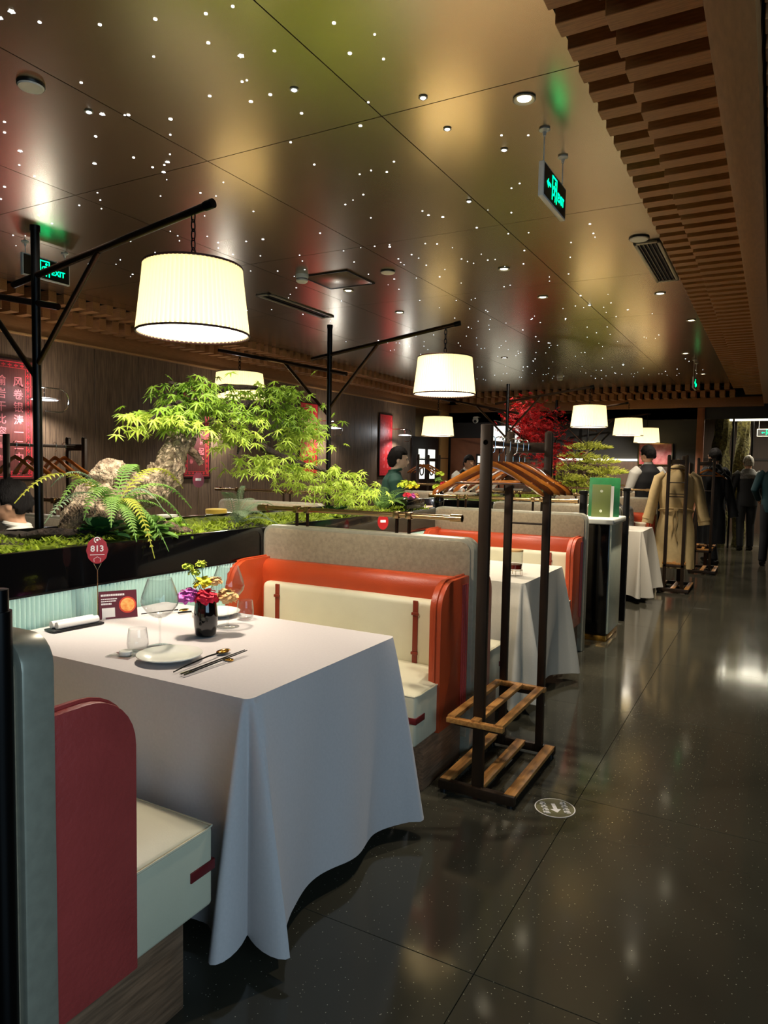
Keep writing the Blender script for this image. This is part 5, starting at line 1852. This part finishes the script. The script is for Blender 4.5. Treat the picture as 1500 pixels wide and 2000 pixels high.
for (x, y, z, rx, rz_) in ((0.0, 0.0, 1.76, 0.42, 0.07), (-0.15, 0.0, 1.60, 0.36, 0.07), (0.22, 0.0, 1.52, 0.34, 0.07), (-0.28, 0.0, 1.40, 0.42, 0.08), (0.36, 0.0, 1.34, 0.34, 0.07), (-0.42, 0, 1.22, 0.45, 0.08), (0.1, 0, 1.2, 0.45, 0.08), (-0.2, 0, 1.1, 0.5, 0.07)):
    q = MB()
    for k in range(420):
        a = rp_.uniform(0, 2 * PI)
        rr_ = rx * math.sqrt(rp_.random())
        p = Vector((x + rr_ * math.cos(a) * 0.95, y + rr_ * math.sin(a) * 0.6, z + rz_ * 1.35 * (1 - (rr_ / rx) ** 2) * rp_.uniform(-0.5, 1.1)))
        d = Vector((math.cos(a), math.sin(a), rp_.uniform(-0.2, 0.9))) * 0.06
        s_ = Vector((-math.sin(a), math.cos(a), 0.2)) * 0.010
        q.add([p - s_, p + s_, p + d], [(0, 1, 2)])
        q.add([p - Vector((0, 0, 0.008)), p + Vector((0, 0, 0.008)), p + d * 0.9 + s_ * 2], [(0, 1, 2)])
    o = q.build('needle_pad', 'pine_green', pi_, smooth=False, recalc=False)
    o['kind'] = 'stuff'
# flower box and vase near the end of the long planter
t = thing('flower_box', 'black box of yellow and pink flowers behind the brass rail', 'flower box', (-2.62, 5.10, 1.03))
MB().box(-0.09, 0.09, -0.16, 0.16, 0, 0.10).build('box', 'black_gloss', t, bevel=0.004)
rn = random.Random(8)
for k, (dy, dz_, m_) in enumerate(((-0.13, 0.21, 'petal_lime'), (-0.07, 0.23, 'petal_lime'), (0.0, 0.20, 'petal_yellow'), (0.06, 0.22, 'petal_lime'), (0.12, 0.20, 'petal_yellow'), (-0.02, 0.13, 'petal_red'), (0.06, 0.12, 'petal_pink'), (0.13, 0.12, 'petal_peach'))):
    flower(['lime flower at the near end of the flower box', 'second lime flower in the flower box', 'yellow flower in the middle of the flower box', 'third lime flower in the flower box', 'yellow flower at the far end of the flower box',
            'red flower low in the flower box', 'pink flower low in the flower box', 'peach flower low at the end of the flower box'][k], -2.60, 5.10 + dy, 1.03 + dz_, 0.035, m_, 2, 'flowers in the flower box', stem_to=(-2.62, 5.10, 1.10))
t = thing('flower_vase', 'black vase of green and red flowers left of the coat rack', 'vase', (-2.56, 5.62, 1.03))
MB().lathe([(0.0, 0.0), (0.035, 0.0), (0.045, 0.05), (0.04, 0.13), (0.03, 0.15), (0.0, 0.14)], 20).build('glass_body', 'black_glass', t)
MB().box(-0.12, 0.12, -0.12, 0.12, -1.03, 0.0).build('pedestal', 'black_gloss', t, bevel=0.004)
for (dx, dy, dz_, m_, lb) in ((0, -0.06, 0.19, 'petal_lime', 'lowest green flower in the black vase'), (0, -0.02, 0.25, 'fern_green', 'middle green flower in the black vase'), (0, 0.0, 0.30, 'petal_lime', 'topmost green flower in the black vase'), (0.02, 0.05, 0.21, 'petal_red', 'red flower in the black vase left of the coat rack')):
    flower(lb, -2.56 + dx, 5.62 + dy, 1.03 + dz_, 0.036, m_, 2, 'flowers in the black vase', stem_to=(-2.56, 5.62, 1.15))

# ================================================================== PEOPLE


def remesh(o, vox):
    md = o.modifiers.new('join', 'REMESH')
    md.mode = 'VOXEL'
    md.voxel_size = vox
    md.use_smooth_shade = True
    s_ = o.modifiers.new('relax', 'SMOOTH')
    s_.iterations = 4
    s_.factor = 0.5


def person(label, loc, rz, top_m, leg_m, hair_m, skin_m='skin', h=1.7, sit=False, vest=None, lean=0.0, step=0.0, long_coat=False, turn=0.0, tilt=0.0, arms='down', hair_len=0.0, shoe_m='shoe_black', vox=0.011, yoke=None):
    t = thing('person', label, 'person', loc, rz)
    k = h / 1.7
    dz = -0.42 if sit else 0.0

    def P(x, y, z):
        # lean forward about the pelvis
        if z > 0.92 and lean:
            d = z - 0.92
            y, z = y + math.sin(lean) * d, 0.92 + math.cos(lean) * d
        return ((x * k, y * k, (z + dz) * k))
    Hc = P(0, 0.03, 1.585)
    body = MB()
    body.tube([P(0, 0, 0.95), P(0, 0, 1.15), P(0, 0, 1.36), P(0, 0.0, 1.44)], [0.09 * k, 0.085 * k, 0.09 * k, 0.05 * k], 14, flat=1.35)
    body.tube([P(0, -0.005, 1.40), P(0, 0.012, 1.50), P(0, 0.02, 1.56)], [0.055 * k, 0.050 * k, 0.055 * k], 14)
    # head with jaw, nose, ears, built about its own centre then turned
    hm = MB()

    def hf(p):
        r_ = 1.0
        if p.z < 0:
            r_ *= 1 - 0.20 * (-p.z) * (1 if abs(p.x) > 0.2 else 0.6)
        if p.y > 0.2 and p.z < -0.2:
            r_ *= 1.06
        return r_
    hm.ball((0, 0, 0), (0.075 * k, 0.095 * k, 0.115 * k), 24, 18, fn=hf)
    hm.tube([(0, 0.088 * k, 0.022 * k), (0, 0.108 * k, -0.02 * k), (0, 0.092 * k, -0.032 * k)], [0.009 * k, 0.015 * k, 0.010 * k], 8)
    for s_ in (-1, 1):
        hm.ball((s_ * 0.076 * k, -0.005 * k, -0.005 * k), (0.011 * k, 0.02 * k, 0.032 * k), 10, 8)
        hm.tube([(s_ * 0.012 * k, 0.095 * k, 0.035 * k), (s_ * 0.05 * k, 0.078 * k, 0.034 * k)], 0.009 * k, 6)
    hm.tube([(-0.022 * k, 0.088 * k, -0.058 * k), (0, 0.097 * k, -0.058 * k), (0.022 * k, 0.088 * k, -0.058 * k)], 0.008 * k, 6)
    rot = Matrix.Rotation(turn, 4, 'Z') @ Matrix.Rotation(-lean * 0.5 - tilt, 4, 'X')
    hm.v = [tuple(Vector(Hc) + rot @ Vector(v)) for v in hm.v]
    body.add(hm.v, hm.f)
    # arms
    for s_ in (-1, 1):
        if arms == 'down':
            A = [P(s_ * 0.16, 0, 1.39), P(s_ * 0.235, -0.01, 1.12), P(s_ * 0.25, 0.05, 0.88)]
        elif arms == 'front':
            A = [P(s_ * 0.16, 0, 1.39), P(s_ * 0.23, 0.06, 1.14), P(s_ * 0.13, 0.30, 1.10)]
        else:
            A = [P(s_ * 0.16, 0, 1.39), P(s_ * 0.26, -0.06, 1.14), P(s_ * 0.22, 0.14, 0.98)]
        body.tube(A, [0.04 * k, 0.034 * k, 0.026 * k], 10)
        w, el = Vector(A[2]), Vector(A[1])
        d = (w - el).normalized()
        sd = d.cross(Vector((0, 1, 0.01))).normalized()
        pc = w + d * 0.05 * k
        body.tube([w, pc, w + d * 0.085 * k], [0.024 * k, 0.034 * k, 0.03 * k], 10, flat=0.5)
        fw = d.cross(sd).normalized()
        for f_ in range(4):
            off = fw * ((f_ - 1.5) * 0.018 * k)
            L = (0.065, 0.078, 0.072, 0.055)[f_] * k
            b0 = w + d * 0.08 * k + off
            body.tube([b0, b0 + d * L * 0.5 + sd * 0.006 * k, b0 + d * L + sd * 0.02 * k], [0.0085 * k, 0.008 * k, 0.0065 * k], 6)
        b0 = w + d * 0.03 * k + fw * 0.028 * k
        body.tube([b0, b0 + d * 0.03 * k + fw * 0.022 * k, b0 + d * 0.06 * k + fw * 0.026 * k], [0.011 * k, 0.0095 * k, 0.0075 * k], 6)
    # legs
    legs = []
    for s_ in (-1, 1):
        if sit:
            Lg = [(s_ * 0.09 * k, 0.0, (0.94 + dz) * k), (s_ * 0.11 * k, 0.42 * k, (0.92 + dz) * k), (s_ * 0.11 * k, 0.44 * k, 0.09 * k)]
        else:
            st = step * s_
            Lg = [(s_ * 0.09 * k, 0.0, 0.92 * k), (s_ * 0.095 * k, (0.03 + st * 0.6) * k, 0.49 * k), (s_ * 0.10 * k, (st - 0.02) * k, 0.09 * k)]
        legs.append(Lg)
        body.tube(Lg, [0.075 * k, 0.05 * k, 0.036 * k], 10)
    o = body.build('body', skin_m, t)
    remesh(o, 0.008)
    # clothes
    ja = MB()
    bot = 0.42 if long_coat else 0.80
    ja.tube([P(0, 0, bot), P(0, 0, 0.88), P(0, 0, 1.06), P(0, -0.005, 1.24), P(0, -0.005, 1.37), P(0, 0, 1.435), P(0, 0.004, 1.47)],
            [(0.15 if long_coat else 0.125) * k, 0.128 * k, 0.118 * k, 0.13 * k, 0.115 * k, 0.075 * k, 0.062 * k], 24, flat=1.42)
    sl = MB()
    for s_ in (-1, 1):
        if arms == 'down':
            A = [P(s_ * 0.13, 0, 1.395), P(s_ * 0.185, -0.002, 1.35), P(s_ * 0.235, -0.01, 1.12), P(s_ * 0.25, 0.045, 0.90)]
        elif arms == 'front':
            A = [P(s_ * 0.13, 0, 1.395), P(s_ * 0.185, 0.01, 1.35), P(s_ * 0.23, 0.06, 1.14), P(s_ * 0.14, 0.28, 1.105)]
        else:
            A = [P(s_ * 0.13, 0, 1.395), P(s_ * 0.185, -0.01, 1.35), P(s_ * 0.26, -0.06, 1.14), P(s_ * 0.225, 0.125, 0.99)]
        (sl if vest else ja).tube(A, [0.075 * k, 0.078 * k, 0.058 * k, 0.045 * k], 14)
    o = ja.build('waistcoat' if vest else 'jacket', vest or top_m, t)
    remesh(o, vox)
    if vest:
        sl.tube([P(0, 0.0, 1.42), P(0, 0.008, 1.50)], [0.072 * k, 0.058 * k], 14)
        remesh(sl.build('shirt', top_m, t), vox)
    if yoke:
        ym = MB()
        ym.tube([P(0, -0.008, 1.30), P(0, -0.008, 1.37), P(0, -0.002, 1.44), P(0, 0.004, 1.48)], [0.128 * k, 0.122 * k, 0.082 * k, 0.064 * k], 24, flat=1.46)
        for s_ in (-1, 1):
            ym.tube([P(s_ * 0.13, 0, 1.40), P(s_ * 0.19, -0.002, 1.35), P(s_ * 0.215, -0.008, 1.24)], [0.078 * k, 0.082 * k, 0.072 * k], 14)
        remesh(ym.build('scarf', yoke, t), vox)
    if not vest and not yoke:
        MB().tube([tuple(Vector(P(0.07 * math.cos(a), 0.006 + 0.062 * math.sin(a), 1.475 + 0.01 * math.sin(a)))) for a in [2 * PI * i / 20 for i in range(20)]], 0.014 * k, 8, closed=True).build('collar', top_m, t)
    pt = MB()
    pt.tube([(0, 0, (0.84 + dz) * k), (0, 0, (0.95 + dz) * k), (0, 0, (1.02 + dz) * k)], [0.115 * k, 0.12 * k, 0.10 * k], 20, flat=1.3)
    for Lg in legs:
        a, b_, c = [Vector(v) for v in Lg]
        pt.tube([a, a.lerp(b_, 0.5), b_, b_.lerp(c, 0.5), c - Vector((0, 0, 0.02 * k))], [0.095 * k, 0.086 * k, 0.07 * k, 0.064 * k, 0.058 * k], 14)
    remesh(pt.build('trousers', leg_m, t), vox)
    for Lg in legs:
        c = Vector(Lg[2])
        q = MB()
        q.tube([(c.x, c.y - 0.06 * k, 0.035 * k), (c.x, c.y + 0.0 * k, 0.045 * k), (c.x, c.y + 0.09 * k, 0.038 * k), (c.x, c.y + 0.17 * k, 0.028 * k)], [0.034 * k, 0.044 * k, 0.042 * k, 0.026 * k], 14)
        q.tube([(c.x, c.y, 0.04 * k), (c.x, c.y, 0.10 * k)], [0.045 * k, 0.042 * k], 12)
        q.v = [(v[0], v[1], max(v[2], 0.001)) for v in q.v]
        q.build('shoe', shoe_m, t)
    # hair: cap over the back and top of the skull
    hr = MB()

    def hairf(p):
        n_ = 1.0 + (0.14 if hair_len == 0.1 else 0.07) * fbm(p * 5 + Vector((loc[0], 0, 0)), 4)
        front = p.y > 0.35 and p.z < 0.42
        if front:
            return 0.86
        if p.z < (-0.50 if p.y < -0.25 else -0.20) - hair_len:
            return 0.80
        if p.z < -0.05 and p.y > -0.1:
            return 0.84
        return 1.10 * n_
    hr.ball((0, -0.008 * k, 0.012 * k), (0.081 * k, 0.101 * k, 0.12 * k), 36, 26, fn=hairf)
    hr.v = [tuple(Vector(Hc) + rot @ Vector(v)) for v in hr.v]
    hr.build('hair', hair_m, t, angle=80)
    # eyes
    for s_ in (-1, 1):
        e = Vector(Hc) + rot @ Vector((s_ * 0.031 * k, 0.083 * k, 0.012 * k))
        MB().ball(e, (0.011 * k, 0.008 * k, 0.005 * k), 8, 6).build('eye', 'black_plastic', t)
    return t


def face(dx, dy):
    return math.atan2(dy, dx) - PI / 2


person('seated man with curly dark hair at the far left, face turned left', (-3.60, 2.44, 0.0), face(-0.64, -0.77), 'shirt_white', 'coat_black', 'hair_black', h=1.68, sit=True, lean=0.10, tilt=0.15, arms='front', hair_len=0.1)
person('woman in a green uniform with pinned black hair, facing right', (-3.22, 5.95, 0), face(0.86, 0.5), 'jacket_green', 'coat_black', 'hair_black', 'skin_pale', h=1.56, arms='front', lean=0.06, tilt=0.1, hair_len=0.3)
person('man in a black waistcoat and white shirt, seen from behind', (-1.44, 9.72, 0), face(-0.65, 0.76), 'shirt_white', 'coat_black', 'hair_black', h=1.70, vest='vest_black', tilt=0.2, turn=0.3, arms='front')
person('seated diner with dark hair just visible behind the green board', (-1.70, 8.74, 0.0), face(0.1, -1), 'coat_grey', 'coat_black', 'hair_black', h=1.66, sit=True, arms='front')
person('person in a long black coat behind the far hanger', (-0.78, 11.7, 0), face(-0.7, 0.7), 'coat_black', 'coat_black', 'hair_black', h=1.72, long_coat=True, step=0.16)
person('grey haired man in a dark suit with pale shoulders in the doorway', (-0.40, 14.0, 0), face(-0.3, 1), 'coat_black', 'coat_black', 'hair_grey', h=1.66, arms='bent', step=0.06, yoke='coat_grey')
person('person in a teal jacket and black trousers cut off at the right border', (0.02, 12.0, 0), face(0.1, 1), 'jacket_teal', 'coat_black', 'hair_black', h=1.68, arms='bent', step=0.14)
person('person in a black jacket and pale shirt leaning near the small lit window', (-4.35, 10.35, 0), face(0.8, -0.6), 'shirt_white', 'coat_black', 'hair_black', h=1.60, vest='vest_black', lean=0.35, arms='front')
